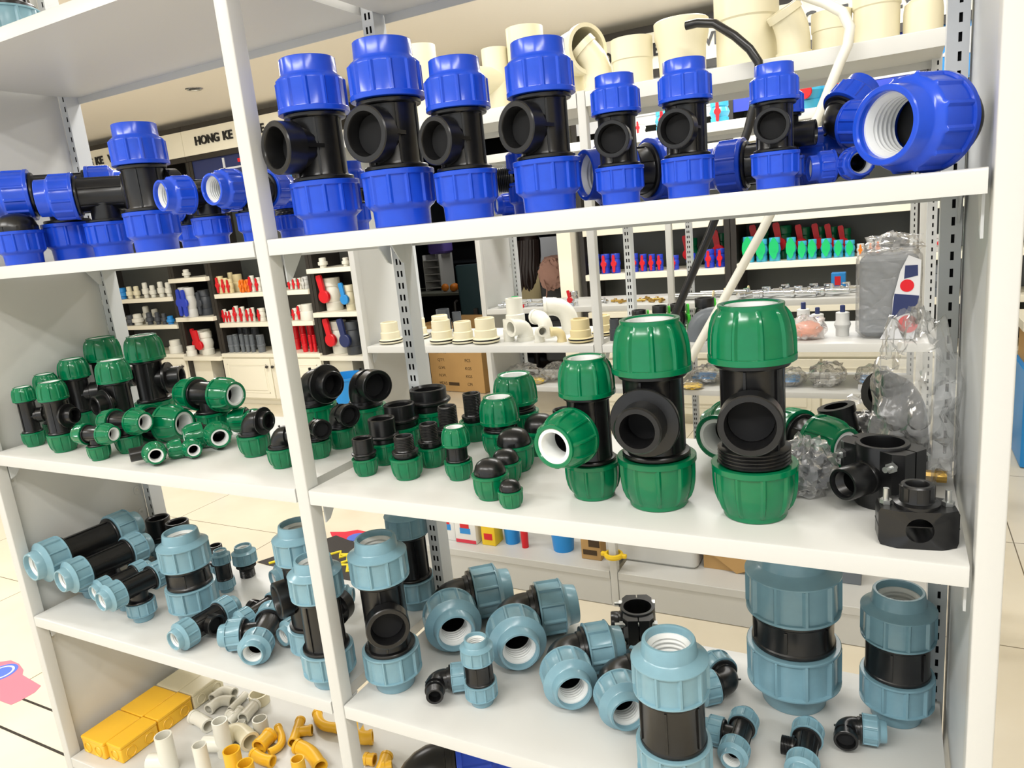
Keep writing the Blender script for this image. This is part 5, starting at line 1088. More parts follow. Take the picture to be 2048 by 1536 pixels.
tap((-0.648,2.64,-0.4613),-0.50,0.093,'chrome tap fourth from the left end of the tap shelf','chrome')
tap((-0.564,2.62,-0.4613),0.80,0.068,'chrome tap behind the red-levered valve','chrome')
tap((-0.366,2.62,-0.4613),2.40,0.068,'chrome tap just right of the second rack post','chrome')
tap((0.347,2.62,-0.4613),0.90,0.119,'chrome tap left of the white bent pipe end','chrome')
tap((0.462,2.58,-0.4613),0.10,0.136,'chrome tap, first of the right heap','chrome')
tap((0.514,2.68,-0.4613),0.30,0.128,'chrome tap, second of the right heap','chrome')
tap((0.585,2.57,-0.4613),-0.20,0.136,'chrome tap, third of the right heap','chrome')
tap((0.639,2.66,-0.4613),0.20,0.128,'chrome tap, fourth of the right heap','chrome')
tap((0.704,2.57,-0.4613),-0.15,0.145,'chrome tap, fifth of the right heap','chrome')
tap((0.772,2.64,-0.4613),0.40,0.128,'chrome tap, last of the right heap','chrome')
tap((-0.301,2.62,-0.4613),0.00,.055,'first small brass tap from the left in the heap','brass','small brass taps on the third rack',kind=1)
tap((-0.253,2.58,-0.4613),1.10,.055,'second small brass tap from the left in the heap','brass','small brass taps on the third rack',kind=1)
tap((-0.248,2.66,-0.4613),2.20,.055,'third small brass tap from the left in the heap','brass','small brass taps on the third rack',kind=1)
tap((-0.171,2.60,-0.4613),3.30,.055,'fourth small brass tap from the left in the heap','brass','small brass taps on the third rack',kind=1)
tap((-0.158,2.66,-0.4613),4.40,.055,'fifth small brass tap from the left in the heap','brass','small brass taps on the third rack',kind=1)
tap((-0.103,2.57,-0.4613),5.50,.055,'sixth small brass tap from the left in the heap','brass','small brass taps on the third rack',kind=1)
tap((-0.087,2.63,-0.4613),6.60,.055,'seventh small brass tap from the left in the heap','brass','small brass taps on the third rack',kind=1)
tap((-0.047,2.56,-0.4613),7.70,.055,'eighth small brass tap from the left in the heap','brass','small brass taps on the third rack',kind=1)
valve((-0.505,2.54,-0.4613),.075,'chrome','red','chrome valve with tall red lever on the tap shelf','lever',None,w=.34)
lathed('plastic_cap',CAPP,'mint',(-0.892,2.64,-0.4613),.05,'green plastic cap at the left end of the tap shelf','cap')
tag(MB().rbox(-.024,.024,-.008,.008,0,.016,.005).build('handle_grip',M['red']),'small red grip lying at the edge of the tap shelf','grip').location=(-0.809,2.53,-0.4613)
t=carton((0.728,2.74,-0.4613),.06,.05,.085,'sky','small blue carton with red square behind the chrome heap'); MB().box(-.015,.01,-.0265,-.0252,.03,.07).build('red_square',M['red'],t)
t=empty('braided_hose',Matrix.Translation((0.092,2.60,-0.4613)),'front braided hose with pale washer on the tap shelf','hose','braided hoses on the third rack'); MB().tube([(-0.110,0,.0135),(-.04,.012,.0135),(.04,.004,.0135),(0.110,-.01,.0135)],.013,0,12).build('hose',M['zinc'],t); MB().cyl(.022,0,.006,18,Matrix.Translation((0.100,-.01,.0225))@ALONG_X).build('washer',M['tan'],t)
t=empty('braided_hose',Matrix.Translation((0.109,2.68,-0.4613)),'braided hose lying behind the front one','hose','braided hoses on the third rack'); MB().tube([(-0.130,0,.0135),(-.04,.012,.0135),(.04,.004,.0135),(0.130,-.01,.0135)],.013,0,12).build('hose',M['zinc'],t); MB().cyl(.022,0,.006,18,Matrix.Translation((0.120,-.01,.0225))@ALONG_X).build('washer',M['tan'],t)
t=empty('braided_hose',Matrix.Translation((0.218,2.74,-0.4613)),'rear braided hose reaching to the white bent pipe','hose','braided hoses on the third rack'); MB().tube([(-0.120,0,.0135),(-.04,.012,.0135),(.04,.004,.0135),(0.120,-.01,.0135)],.013,0,12).build('hose',M['zinc'],t); MB().cyl(.022,0,.006,18,Matrix.Translation((0.110,-.01,.0225))@ALONG_X).build('washer',M['tan'],t)
valve((-0.125,2.6,0.3304),0.062,'pvc','red','first red-handled white valve from the left on the third rack top','lever' if 26>50 else 'bar','red-handled cyan valves on the third rack top',w=.42)
valve((-0.005,2.6,0.3304),0.093,'cyan','red','second red-handled cyan valve from the left on the third rack top','lever' if 40>50 else 'bar','red-handled cyan valves on the third rack top',w=.42)
valve((0.246,2.6,0.3304),0.094,'cyan','red','third red-handled cyan valve from the left on the third rack top','lever' if 42>50 else 'bar','red-handled cyan valves on the third rack top',w=.42)
valve((0.622,2.6,0.3304),0.149,'cyan','red','fourth red-handled cyan valve from the left on the third rack top','lever' if 70>50 else 'bar','red-handled cyan valves on the third rack top',w=.42)
valve((0.758,2.6,0.3304),0.150,'cyan','red','fifth red-handled cyan valve from the left on the third rack top','lever' if 72>50 else 'bar','red-handled cyan valves on the third rack top',w=.42)
t=empty('bagged_hose',Matrix.Translation((-0.911,2.66,-0.8827)),'clear bag with black coiled hose on the lower shelf of the third rack','bag','bagged hoses on the third rack')
c=MB(); coil(c,(0,0,.004),0.062,5,.006,0,.8); c.build('coil',M['black'],t); crumple(MB(),(0,0,0.038),0.100,0.100,0.045,14,.2,11).build('bag',M['film'],t)
t=empty('bagged_hose',Matrix.Translation((-0.721,2.64,-0.8827)),'clear bag with grey cables right of the black coil','bag','bagged hoses on the third rack')
c=MB(); coil(c,(0,0,.004),0.043,5,.006,1,.8); c.build('coil',M['lgrey'],t); crumple(MB(),(0,0,0.043),0.070,0.090,0.050,14,.2,12).build('bag',M['film'],t)
t=empty('bagged_hose',Matrix.Translation((0.111,2.66,-0.8827)),'clear bag with bright blue packaging left of the largest tee','bag','bagged hoses on the third rack')
c=MB(); coil(c,(0,0,.004),0.050,5,.006,2,.8); c.build('coil',M['lgrey'],t); crumple(MB(),(0,0,0.038),0.080,0.100,0.045,14,.2,13).build('bag',M['film'],t)
MB().rbox(-0.060,0.048,-0.060,0.020,0.034,0.042,.01,Matrix.Rotation(.12,4,'X')).build('card',M['bluetub'],t)
t=empty('bagged_hose',Matrix.Translation((0.535,2.66,-0.8827)),'clear bag with blue packaging right of the largest tee','bag','bagged hoses on the third rack')
c=MB(); coil(c,(0,0,.004),0.037,5,.006,3,.8); c.build('coil',M['lgrey'],t); crumple(MB(),(0,0,0.034),0.060,0.110,0.040,14,.2,14).build('bag',M['film'],t)
MB().rbox(-0.045,0.036,-0.066,0.022,0.030,0.038,.01,Matrix.Rotation(.12,4,'X')).build('card',M['bluetub'],t)
t=empty('bagged_hose',Matrix.Translation((0.687,2.66,-0.8827)),'clear bag with white coiled hose and paper tag','bag','bagged hoses on the third rack')
c=MB(); coil(c,(0,0,.004),0.053,5,.006,4,.8); c.build('coil',M['lgrey'],t); crumple(MB(),(0,0,0.047),0.085,0.110,0.055,14,.2,15).build('bag',M['film'],t)
t=empty('bagged_hose',Matrix.Translation((0.881,2.64,-0.8827)),'clear bag with sky blue card and grey coil','bag','bagged hoses on the third rack')
c=MB(); coil(c,(0,0,.004),0.046,5,.006,5,.8); c.build('coil',M['lgrey'],t); crumple(MB(),(0,0,0.043),0.075,0.110,0.050,14,.2,16).build('bag',M['film'],t)
MB().rbox(-0.056,0.045,-0.066,0.022,0.038,0.046,.01,Matrix.Rotation(.12,4,'X')).build('card',M['sky'],t)
MB().box(-.06,-.005,-.118,-.1165,.008,.035).build('tag',M['paper'],t)
t=empty('bag_of_parts',Matrix.Translation((-0.749,2.6,-0.8827)),'bag of yellow packets at the front of the third rack shelf','bag'); crumple(MB(),(0,0,.014),.05,.05,.016,12,.25,31).build('contents',M['boxyel'],t); crumple(MB(),(0,0,.018),.06,.06,.022,12,.2,33).build('bag',M['film'],t)
t=empty('bag_of_parts',Matrix.Translation((0.104,2.55,-0.8827)),'bag of yellow packets left of the largest green tee','bag'); crumple(MB(),(0,0,.012),.045,.04,.014,12,.25,35).build('contents',M['boxyel'],t); crumple(MB(),(0,0,.016),.055,.05,.018,12,.2,37).build('bag',M['film'],t)
t=empty('floor_sticker',Matrix.Translation((-1.9,.28,ZF)),'faded pink floor sticker with blue round emblem, lower left','floor sticker','stickers on the floor')
s=MB().prism([(-2.105,0.262),(-2.091,0.307),(-2.044,0.336),(-2.011,0.358),(-1.951,0.355),(-1.890,0.337),(-1.858,0.316),(-1.714,0.300),(-1.695,0.268),(-1.697,0.218),(-1.705,0.193),(-1.746,0.192),(-1.802,0.192),(-1.888,0.155)],ZF+.0004,ZF+.001).build('sheet',M['pinkst'],None); s.parent=t; s.matrix_parent_inverse=t.matrix_world.inverted()
q=MB(); q.cyl(.055,ZF+.0012,ZF+.0016,28,Matrix.Translation((-1.958,0.294,0))); q=q.build('emblem',M['bluest'],s); q2=MB().lathe([(.036,ZF+.0017),(.040,ZF+.0020),(.044,ZF+.0017)],28,Matrix.Translation((-1.958,0.294,0))).build('emblem_ring',M['paper'],s)
t=empty('floor_mat',Matrix.Translation((-1.3,1.4,ZF)),'black floor mat with yellow characters behind the middle post','mat')
s=MB().prism([(-1.683,1.291),(-1.503,1.641),(-1.017,1.513),(-0.965,1.210)],ZF+.0004,ZF+.0035).build('sheet',M['mat'],None); s.parent=t; s.matrix_parent_inverse=t.matrix_world.inverted()
MB().tube([(-1.609,1.292,ZF+.004),(-1.569,1.347,ZF+.004),(-1.529,1.292,ZF+.004),(-1.499,1.342,ZF+.004)],.008,0,6).build('character_stroke',M['yprint'],s)
MB().tube([(-1.583,1.426,ZF+.004),(-1.543,1.461,ZF+.004),(-1.503,1.406,ZF+.004),(-1.473,1.426,ZF+.004)],.008,0,6).build('character_stroke',M['yprint'],s)
MB().tube([(-1.332,1.466,ZF+.004),(-1.292,1.481,ZF+.004),(-1.252,1.426,ZF+.004),(-1.222,1.476,ZF+.004)],.008,0,6).build('character_stroke',M['yprint'],s)
MB().tube([(-1.266,1.399,ZF+.004),(-1.226,1.454,ZF+.004),(-1.186,1.399,ZF+.004),(-1.156,1.419,ZF+.004)],.008,0,6).build('character_stroke',M['yprint'],s)
MB().tube([(-1.207,1.371,ZF+.004),(-1.167,1.406,ZF+.004),(-1.127,1.351,ZF+.004),(-1.097,1.401,ZF+.004)],.008,0,6).build('character_stroke',M['yprint'],s)
MB().tube([(-1.261,1.380,ZF+.004),(-1.221,1.395,ZF+.004),(-1.181,1.340,ZF+.004),(-1.151,1.360,ZF+.004)],.008,0,6).build('character_stroke',M['yprint'],s)
MB().tube([(-1.388,1.441,ZF+.004),(-1.348,1.496,ZF+.004),(-1.308,1.441,ZF+.004),(-1.278,1.491,ZF+.004)],.008,0,6).build('character_stroke',M['yprint'],s)
t=empty('floor_sticker',Matrix.Translation((-1.35,1.75,ZF)),'bright red floor sticker with round blue emblem behind the black mat','floor sticker','stickers on the floor')
s=MB().prism([(-1.569,1.671),(-1.490,1.693),(-1.440,1.732),(-1.338,1.723),(-1.202,1.666),(-1.190,1.515),(-1.423,1.547)],ZF+.0004,ZF+.001).build('sheet',M['redst'],None); s.parent=t; s.matrix_parent_inverse=t.matrix_world.inverted()
MB().cyl(.05,ZF+.0012,ZF+.0016,24,Matrix.Translation((-1.382,1.656,0))).build('emblem',M['bluest'],s)
MB().box(-1.435,-1.409,1.539,1.599,ZF+.0012,ZF+.0016).build('white_print',M['paper'],s)
MB().box(-1.414,-1.388,1.547,1.607,ZF+.0012,ZF+.0016).build('white_print',M['paper'],s)
MB().box(-1.392,-1.366,1.555,1.615,ZF+.0012,ZF+.0016).build('white_print',M['paper'],s)
MB().box(-1.371,-1.345,1.563,1.623,ZF+.0012,ZF+.0016).build('white_print',M['paper'],s)
MB().box(-1.349,-1.323,1.571,1.631,ZF+.0012,ZF+.0016).build('white_print',M['paper'],s)
struct('trim_2',MB().prism([(-3.172,0.228),(-1.209,0.223),(-1.209,0.231),(-3.172,0.236)],ZF+.0001,ZF+.0009),M['frame'])
struct('trim_3',MB().prism([(-2.937,0.114),(-0.956,0.102),(-0.956,0.110),(-2.937,0.122)],ZF+.0001,ZF+.0009),M['frame'])
t=empty('ceiling_downlight',Matrix.Translation((-3.522,3.033,ZCEIL)),'small dark recessed downlight in the ceiling, upper left','ceiling light'); MB().lathe([(.038,-.0005),(.06,-.0005),(.062,-.004),(.056,-.007),(.042,-.006),(.038,-.0005)],28).build('trim_ring',M['chrome'],t); MB().cyl(.041,-.003,-.001,28).build('lens',M['frame'],t)
t=empty('junction_box',Matrix.Translation((-0.9370,0.0875,-1.3065)),'wide yellow junction box in the front left corner of the bottom shelf','junction box','junction boxes on the bottom shelf'); MB().rbox(-0.0470,0.0470,-0.0565,0.0565,0,.040,.004).build('body',M['yellow'],t); MB().rbox(-0.0480,0.0480,-0.0575,0.0575,.0402,.050,.004).build('lid',M['yellow'],t)
MB().lathe([(.0125,0),(.014,.0022),(.0155,0)],24,Matrix.Translation((-0.0225,-0.0570,.02))@RX90).build('knockout',M['yellow'],t)
MB().lathe([(.0125,0),(.014,.0022),(.0155,0)],24,Matrix.Translation((0.0225,-0.0570,.02))@RX90).build('knockout',M['yellow'],t)
MB().lathe([(.0125,0),(.014,.0022),(.0155,0)],24,Matrix.Translation((0.0475,-0.0280,.02))@ALONG_X).build('knockout',M['yellow'],t)
MB().lathe([(.0125,0),(.014,.0022),(.0155,0)],24,Matrix.Translation((0.0475,0.0280,.02))@ALONG_X).build('knockout',M['yellow'],t)
t=empty('junction_box',Matrix.Translation((-0.8570,0.0940,-1.3065)),'narrow yellow junction box beside the wide front one','junction box','junction boxes on the bottom shelf'); MB().rbox(-0.0290,0.0290,-0.0550,0.0550,0,.040,.004).build('body',M['yellow'],t); MB().rbox(-0.0300,0.0300,-0.0560,0.0560,.0402,.050,.004).build('lid',M['yellow'],t)
MB().lathe([(.0125,0),(.014,.0022),(.0155,0)],24,Matrix.Translation((0.0000,-0.0555,.02))@RX90).build('knockout',M['yellow'],t)
MB().lathe([(.0125,0),(.014,.0022),(.0155,0)],24,Matrix.Translation((0.0295,-0.0280,.02))@ALONG_X).build('knockout',M['yellow'],t)
MB().lathe([(.0125,0),(.014,.0022),(.0155,0)],24,Matrix.Translation((0.0295,0.0280,.02))@ALONG_X).build('knockout',M['yellow'],t)
t=empty('junction_box',Matrix.Translation((-0.9370,0.2050,-1.3065)),'wide yellow junction box, second from the shelf edge','junction box','junction boxes on the bottom shelf'); MB().rbox(-0.0470,0.0470,-0.0560,0.0560,0,.040,.004).build('body',M['yellow'],t); MB().rbox(-0.0480,0.0480,-0.0570,0.0570,.0402,.050,.004).build('lid',M['yellow'],t)
MB().lathe([(.0125,0),(.014,.0022),(.0155,0)],24,Matrix.Translation((-0.0225,-0.0565,.02))@RX90).build('knockout',M['yellow'],t)
MB().lathe([(.0125,0),(.014,.0022),(.0155,0)],24,Matrix.Translation((0.0225,-0.0565,.02))@RX90).build('knockout',M['yellow'],t)
MB().lathe([(.0125,0),(.014,.0022),(.0155,0)],24,Matrix.Translation((0.0475,-0.0280,.02))@ALONG_X).build('knockout',M['yellow'],t)
MB().lathe([(.0125,0),(.014,.0022),(.0155,0)],24,Matrix.Translation((0.0475,0.0280,.02))@ALONG_X).build('knockout',M['yellow'],t)
t=empty('junction_box',Matrix.Translation((-0.8580,0.2090,-1.3065)),'narrow yellow junction box, second from the shelf edge','junction box','junction boxes on the bottom shelf'); MB().rbox(-0.0280,0.0280,-0.0550,0.0550,0,.040,.004).build('body',M['yellow'],t); MB().rbox(-0.0290,0.0290,-0.0560,0.0560,.0402,.050,.004).build('lid',M['yellow'],t)
MB().lathe([(.0125,0),(.014,.0022),(.0155,0)],24,Matrix.Translation((0.0000,-0.0555,.02))@RX90).build('knockout',M['yellow'],t)
MB().lathe([(.0125,0),(.014,.0022),(.0155,0)],24,Matrix.Translation((0.0285,-0.0280,.02))@ALONG_X).build('knockout',M['yellow'],t)
MB().lathe([(.0125,0),(.014,.0022),(.0155,0)],24,Matrix.Translation((0.0285,0.0280,.02))@ALONG_X).build('knockout',M['yellow'],t)
t=empty('junction_box',Matrix.Translation((-0.9370,0.3200,-1.3065)),'wide cream junction box behind the yellow ones','junction box','junction boxes on the bottom shelf'); MB().rbox(-0.0470,0.0470,-0.0540,0.0540,0,.040,.004).build('body',M['cream'],t); MB().rbox(-0.0480,0.0480,-0.0550,0.0550,.0402,.050,.004).build('lid',M['cream'],t)
MB().lathe([(.0125,0),(.014,.0022),(.0155,0)],24,Matrix.Translation((-0.0225,-0.0545,.02))@RX90).build('knockout',M['cream'],t)
MB().lathe([(.0125,0),(.014,.0022),(.0155,0)],24,Matrix.Translation((0.0225,-0.0545,.02))@RX90).build('knockout',M['cream'],t)
MB().lathe([(.0125,0),(.014,.0022),(.0155,0)],24,Matrix.Translation((0.0475,-0.0280,.02))@ALONG_X).build('knockout',M['cream'],t)
MB().lathe([(.0125,0),(.014,.0022),(.0155,0)],24,Matrix.Translation((0.0475,0.0280,.02))@ALONG_X).build('knockout',M['cream'],t)
t=empty('junction_box',Matrix.Translation((-0.8580,0.3230,-1.3065)),'narrow cream junction box with round knockouts behind the yellow ones','junction box','junction boxes on the bottom shelf'); MB().rbox(-0.0280,0.0280,-0.0540,0.0540,0,.040,.004).build('body',M['cream'],t); MB().rbox(-0.0290,0.0290,-0.0550,0.0550,.0402,.050,.004).build('lid',M['cream'],t)
MB().lathe([(.0125,0),(.014,.0022),(.0155,0)],24,Matrix.Translation((0.0000,-0.0545,.02))@RX90).build('knockout',M['cream'],t)
MB().lathe([(.0125,0),(.014,.0022),(.0155,0)],24,Matrix.Translation((0.0285,-0.0280,.02))@ALONG_X).build('knockout',M['cream'],t)
MB().lathe([(.0125,0),(.014,.0022),(.0155,0)],24,Matrix.Translation((0.0285,0.0280,.02))@ALONG_X).build('knockout',M['cream'],t)
pipe('pipe_elbow',arcpath((-0.803,0.311,-1.291),(-0.809,0.356,-1.291),(-0.759,0.354,-1.291),.6),0.0137,'pvc','white elbow nearest the cream junction boxes','loose pipe fittings on the bottom shelf',t=0.20,collar=0.0080)
pipe('pipe_elbow',arcpath((-0.770,0.269,-1.290),(-0.775,0.315,-1.290),(-0.732,0.323,-1.290),.6),0.0149,'pvc','white elbow second from the cream junction boxes','loose pipe fittings on the bottom shelf',t=0.20,collar=0.0080)
pipe('pipe_piece',[(-0.697,0.272,-1.294),(-0.712,0.343,-1.294)],0.0111,'pvc','thin straight white pipe lying among the elbows','loose pipe fittings on the bottom shelf',t=0.20,collar=0.0000)
pipe('pipe_tee',[(-0.665,0.262,-1.293),(-0.681,0.322,-1.293)],0.0123,'pvc','white tee lying right of the thin pipe','loose pipe fittings on the bottom shelf',t=0.20,collar=0.0080,arms=[[(-0.673,0.291,-1.293),(-0.701,0.296,-1.293)]])
pipe('pipe_piece',[(-0.637,0.275,-1.288),(-0.652,0.336,-1.288)],0.0163,'pvc','white coupling lying furthest right of the white group','loose pipe fittings on the bottom shelf',t=0.20,collar=0.0080)
pipe('pipe_socket',[(-0.6661,0.3467,-1.3064),(-0.6661,0.3467,-1.2752)],0.0286,'cream','cream cup under the shelf edge behind the white pieces','loose pipe fittings on the bottom shelf',t=.16)
pipe('pipe_elbow',arcpath((-0.785,0.228,-1.287),(-0.747,0.226,-1.287),(-0.706,0.215,-1.287),.6),0.0175,'pvc','white elbow with round mouth in front of the cream junction box','loose pipe fittings on the bottom shelf',t=0.20,collar=0.0080)
pipe('pipe_tee',[(-0.5861,0.1742,-1.3064),(-0.5861,0.1742,-1.2050)],0.0202,'pvc','tall white tee standing in the middle of the white group','loose pipe fittings on the bottom shelf',t=.16,arms=[[(-0.5861,0.1742,-1.2764),(-0.6411,0.1562,-1.2764)]])
pipe('pipe_socket',[(-0.6325,0.2686,-1.3064),(-0.6325,0.2686,-1.2882)],0.0123,'pvc','smallest white ring near the white couplings','loose pipe fittings on the bottom shelf',t=.16)
pipe('pipe_socket',[(-0.5674,0.2294,-1.3064),(-0.5674,0.2294,-1.2622)],0.0202,'pvc','white coupling standing beside the yellow union','loose pipe fittings on the bottom shelf',t=.16)
pipe('pipe_socket',[(-0.5856,0.2773,-1.3064),(-0.5856,0.2773,-1.2778)],0.0117,'pvc','little white coupling standing behind the larger one','loose pipe fittings on the bottom shelf',t=.16)
pipe('pipe_tee',[(-0.6876,0.0742,-1.3064),(-0.6876,0.0742,-1.2050)],0.0215,'pvc','tall white tee standing nearest the yellow junction boxes','loose pipe fittings on the bottom shelf',t=.16,arms=[[(-0.6876,0.0742,-1.2844),(-0.7376,0.0542,-1.2844)]])
pipe('pipe_socket',[(-0.5689,0.0867,-1.3064),(-0.5689,0.0867,-1.2089)],0.0175,'pvc','tall white pipe end standing at the front of the white group','loose pipe fittings on the bottom shelf',t=.16)
pipe('pipe_elbow',arcpath((-0.590,0.175,-1.281),(-0.578,0.208,-1.281),(-0.509,0.182,-1.281),.6),0.0234,'cream','thick cream bend behind the yellow pipe ends','loose pipe fittings on the bottom shelf',t=0.20,collar=0.0080)
pipe('pipe_socket',[(-0.4749,0.1050,-1.3064),(-0.4749,0.1050,-1.2102)],0.0211,'yellow','widest yellow pipe end standing at the front','loose pipe fittings on the bottom shelf',t=.16)
pipe('pipe_socket',[(-0.4081,0.0862,-1.3064),(-0.4081,0.0862,-1.2128)],0.0199,'yellow','second yellow pipe end standing at the front edge','loose pipe fittings on the bottom shelf',t=.16)
pipe('pipe_union',[(-0.491,0.205,-1.285),(-0.498,0.253,-1.285)],0.0199,'yellow','thick yellow union lying behind the pipe ends','loose pipe fittings on the bottom shelf',t=0.20,collar=0.0080)
pipe('pipe_elbow',arcpath((-0.467,0.205,-1.295),(-0.452,0.246,-1.295),(-0.521,0.290,-1.295),.6),0.0103,'yellow','thin yellow bend right of the thick union','loose pipe fittings on the bottom shelf',t=0.20,collar=0.0080)
pipe('pipe_tee',[(-0.430,0.254,-1.292),(-0.477,0.332,-1.292)],0.0131,'yellow','yellow tee lying left of the middle post','loose pipe fittings on the bottom shelf',t=0.20,collar=0.0080,arms=[[(-0.451,0.291,-1.292),(-0.417,0.312,-1.292)]])
pipe('pipe_elbow',arcpath((-0.453,0.372,-1.292),(-0.407,0.332,-1.292),(-0.353,0.344,-1.292),.6),0.0131,'yellow','yellow bend reaching behind the middle post','loose pipe fittings on the bottom shelf',t=0.20,collar=0.0080)
pipe('pipe_elbow',arcpath((-0.501,0.186,-1.291),(-0.468,0.176,-1.291),(-0.430,0.181,-1.291),.6),0.0142,'yellow','short yellow elbow in front of the thin bend','loose pipe fittings on the bottom shelf',t=0.20,collar=0.0080)
pipe('pipe_elbow',arcpath((-0.406,0.244,-1.287),(-0.357,0.243,-1.287),(-0.294,0.208,-1.287),.6),0.0177,'yellow','thick yellow elbow lying nearest the middle post','loose pipe fittings on the bottom shelf',t=0.20,collar=0.0080)
pipe('pipe_socket',[(-0.3139,0.1601,-1.3064),(-0.3139,0.1601,-1.2310)],0.0165,'yellow','yellow pipe end standing beside the thick elbow','loose pipe fittings on the bottom shelf',t=.16)
pipe('pipe_elbow',arcpath((-0.317,0.376,-1.287),(-0.265,0.325,-1.287),(-0.236,0.344,-1.287),.6),0.0177,'yellow','yellow elbow with round mouth just right of the middle post','loose pipe fittings on the bottom shelf',t=0.20,collar=0.0080)
pipe('pipe_piece',[(-0.208,0.276,-1.291),(-0.182,0.282,-1.291)],0.0142,'yellow','short yellow piece lying right of the middle post','loose pipe fittings on the bottom shelf',t=0.20,collar=0.0080)
pipe('pipe_tee',[(-0.130,0.228,-1.289),(-0.159,0.303,-1.289)],0.0154,'yellow','yellow tee lying beside the black and blue elbow','loose pipe fittings on the bottom shelf',t=0.20,collar=0.0080,arms=[[(-0.143,0.261,-1.289),(-0.123,0.276,-1.289)]])
saddle((0.9419,0.1748,-0.3980),0.0350,math.radians(233.0),0.0890,'large black saddle clamp with four bolts and side outlet turned left',0.0420)
low_saddle((0.9820,0.0563,-0.4424),math.radians(8),'small black saddle clamp at the right shelf edge, outlet and bolts pointing up')
saddle((0.4934,0.3965,-0.8455),.036,math.radians(200),.075,'black saddle clamp standing behind the grey-blue elbows',.02)
pipe('pipe_elbow',[(0.9030,0.3570,-0.4120),(0.8910,0.3570,-0.3580)],.027,'black','black open socket lying behind the large saddle clamp','black parts behind the saddle clamp',t=.3,collar=.012)
pipe('pipe_elbow',arcpath((0.9602,0.3862,-0.4420),(0.9552,0.3862,-0.3430),(0.9202,0.3362,-0.3280),.7),.032,'black','black elbow propped against the clear bag','black parts behind the saddle clamp',t=.3,collar=.012)
t=empty('bag_of_fittings',Matrix.Translation((0.9750,0.3036,-0.4400)),'large crumpled clear bag standing against the right end panel','bag'); crumple(MB(),(0,0,.112),.054,.060,.136,34,.2,52).build('bag',M['film'],t)
MB().sphere((-.012,-.01,.016),.012,12).cyl(.009,0,.03,10,Matrix.Translation((.012,-.012,.012))@ALONG_X).build('brass_parts',M['brass'],t); MB().cyl(.02,.004,.05,18,Matrix.Translation((.0,.02,.006))).build('black_part',M['black'],t)
t=empty('bag_of_fittings',Matrix.Translation((0.8542,0.2063,-0.4410)),'crumpled clear bag of grey parts right of the largest tee','bag'); crumple(MB(),(0,0,.034),.042,.052,.043,20,.2,61).build('bag',M['film'],t); crumple(MB(),(0,0,.028),.032,.040,.034,18,.22,64).build('contents',M['dgrey'],t)
t=empty('bag_of_fittings',Matrix.Translation((0.9128,0.4387,-0.4410)),'clear bag lying at the back behind the large saddle clamp','bag'); crumple(MB(),(0,0,.034),.05,.042,.042,18,.22,71).build('bag',M['film'],t); crumple(MB(),(0,0,.024),.036,.03,.026,14,.25,72).build('contents',M['black'],t)
t=empty('office_desk',Matrix.Translation((-3.3,6.4,ZF)),'grey office desk with papers and fruit, seen through the opening','desk')
MB().rbox(-1.1,1.5,-.35,.35,.70,.735,.01).build('desk_top',M['desk'],t); MB().box(-1.08,-1.04,-.33,.33,0,.70).box(1.44,1.48,-.33,.33,0,.70).box(-1.04,1.44,.28,.30,.15,.70).build('frame',M['dark'],t)
t=empty('drawer_unit',Matrix.Translation((-3.05,6.3,ZF)),'grey drawer unit beneath the right end of the office desk','drawer unit'); MB().rbox(-.2,.2,-.25,.25,0,.5,.01).build('body',M['desk'],t); MB().box(-.18,.18,-.256,-.25,.06,.22).box(-.18,.18,-.256,-.25,.26,.44).build('drawer',M['lgrey'],t)
t=empty('file_tray',Matrix.Translation((-3.75,6.45,ZF+.736)),'grey file tray tower on the office desk','file tray'); MB().box(-.22,-.21,-.15,.15,0,.42).box(.0,.01,-.15,.15,0,.42).box(-.21,0,.13,.15,0,.42).build('body',M['lgrey'],t)
for k in range(5): MB().box(-.21,0,-.15,.13,.03+k*.08,.04+k*.08).build('tray',M['lgrey'],t)
tag(MB().rbox(-.13,.13,-.1,.1,0,.16,.05).build('folded_cloth',M['purple']),'purple cloth with white top on the file tray tower','cloth').location=(-3.80,6.45,ZF+1.16)
for k,(x,y) in enumerate(((-3.62,6.18),(-3.50,6.20),(-3.40,6.16),(-3.47,6.12))): tag(MB().sphere((0,0,.045),.045,16).build('orange_fruit',M['fruit']),('leftmost','second','rightmost','front')[k]+' orange on the office desk','fruit','oranges on the office desk').location=(x,y,ZF+.736)
t=empty('office_shelf',Matrix.Translation((-3.6,8.0,ZF)),'dim shelf frame against the far office wall','shelf'); MB().box(-1.2,-1.16,-.15,.15,0,2.2).box(-.4,-.36,-.15,.15,0,2.2).box(.4,.44,-.15,.15,0,2.2).box(1.2,1.24,-.15,.15,0,2.2).build('upright',M['dgrey'],t)
for k in range(4): MB().box(-1.2,1.24,-.15,.15,.5+.45*k,.53+.45*k).build('shelf_board',M['dgrey'],t)
t=empty('clipboard',Matrix.Translation((-2.42,6.4,ZF+.742)),'white sheet holder leaning at the right of the office desk','paper holder'); MB().box(-.16,.16,0,.01,0,.52,Matrix.Rotation(-.25,4,'X')).build('sheet',M['paper'],t)
t=empty('binder',Matrix.Translation((-2.82,6.5,ZF+.736)),'dark red binder standing on the office desk','binder'); MB().rbox(-.05,.05,-.12,.12,0,.25,.006).build('cover',M['redst'],t)
t=empty('printer',Matrix.Translation((-3.22,6.5,ZF+.736)),'dark printer with pale paper tray on the office desk','printer'); MB().rbox(-.2,.2,-.18,.18,0,.2,.02).build('body',M['dgrey'],t); MB().box(-.14,.14,0,.01,.2,.4,Matrix.Rotation(-.4,4,'X')).build('paper_tray',M['lgrey'],t)
t=empty('office_chair',Matrix.Translation((-2.913,5.750,ZF))@Matrix.Rotation(0.30,4,'Z'),'dark teal office chair left of the white panel, seen through the opening','chair','office chairs')
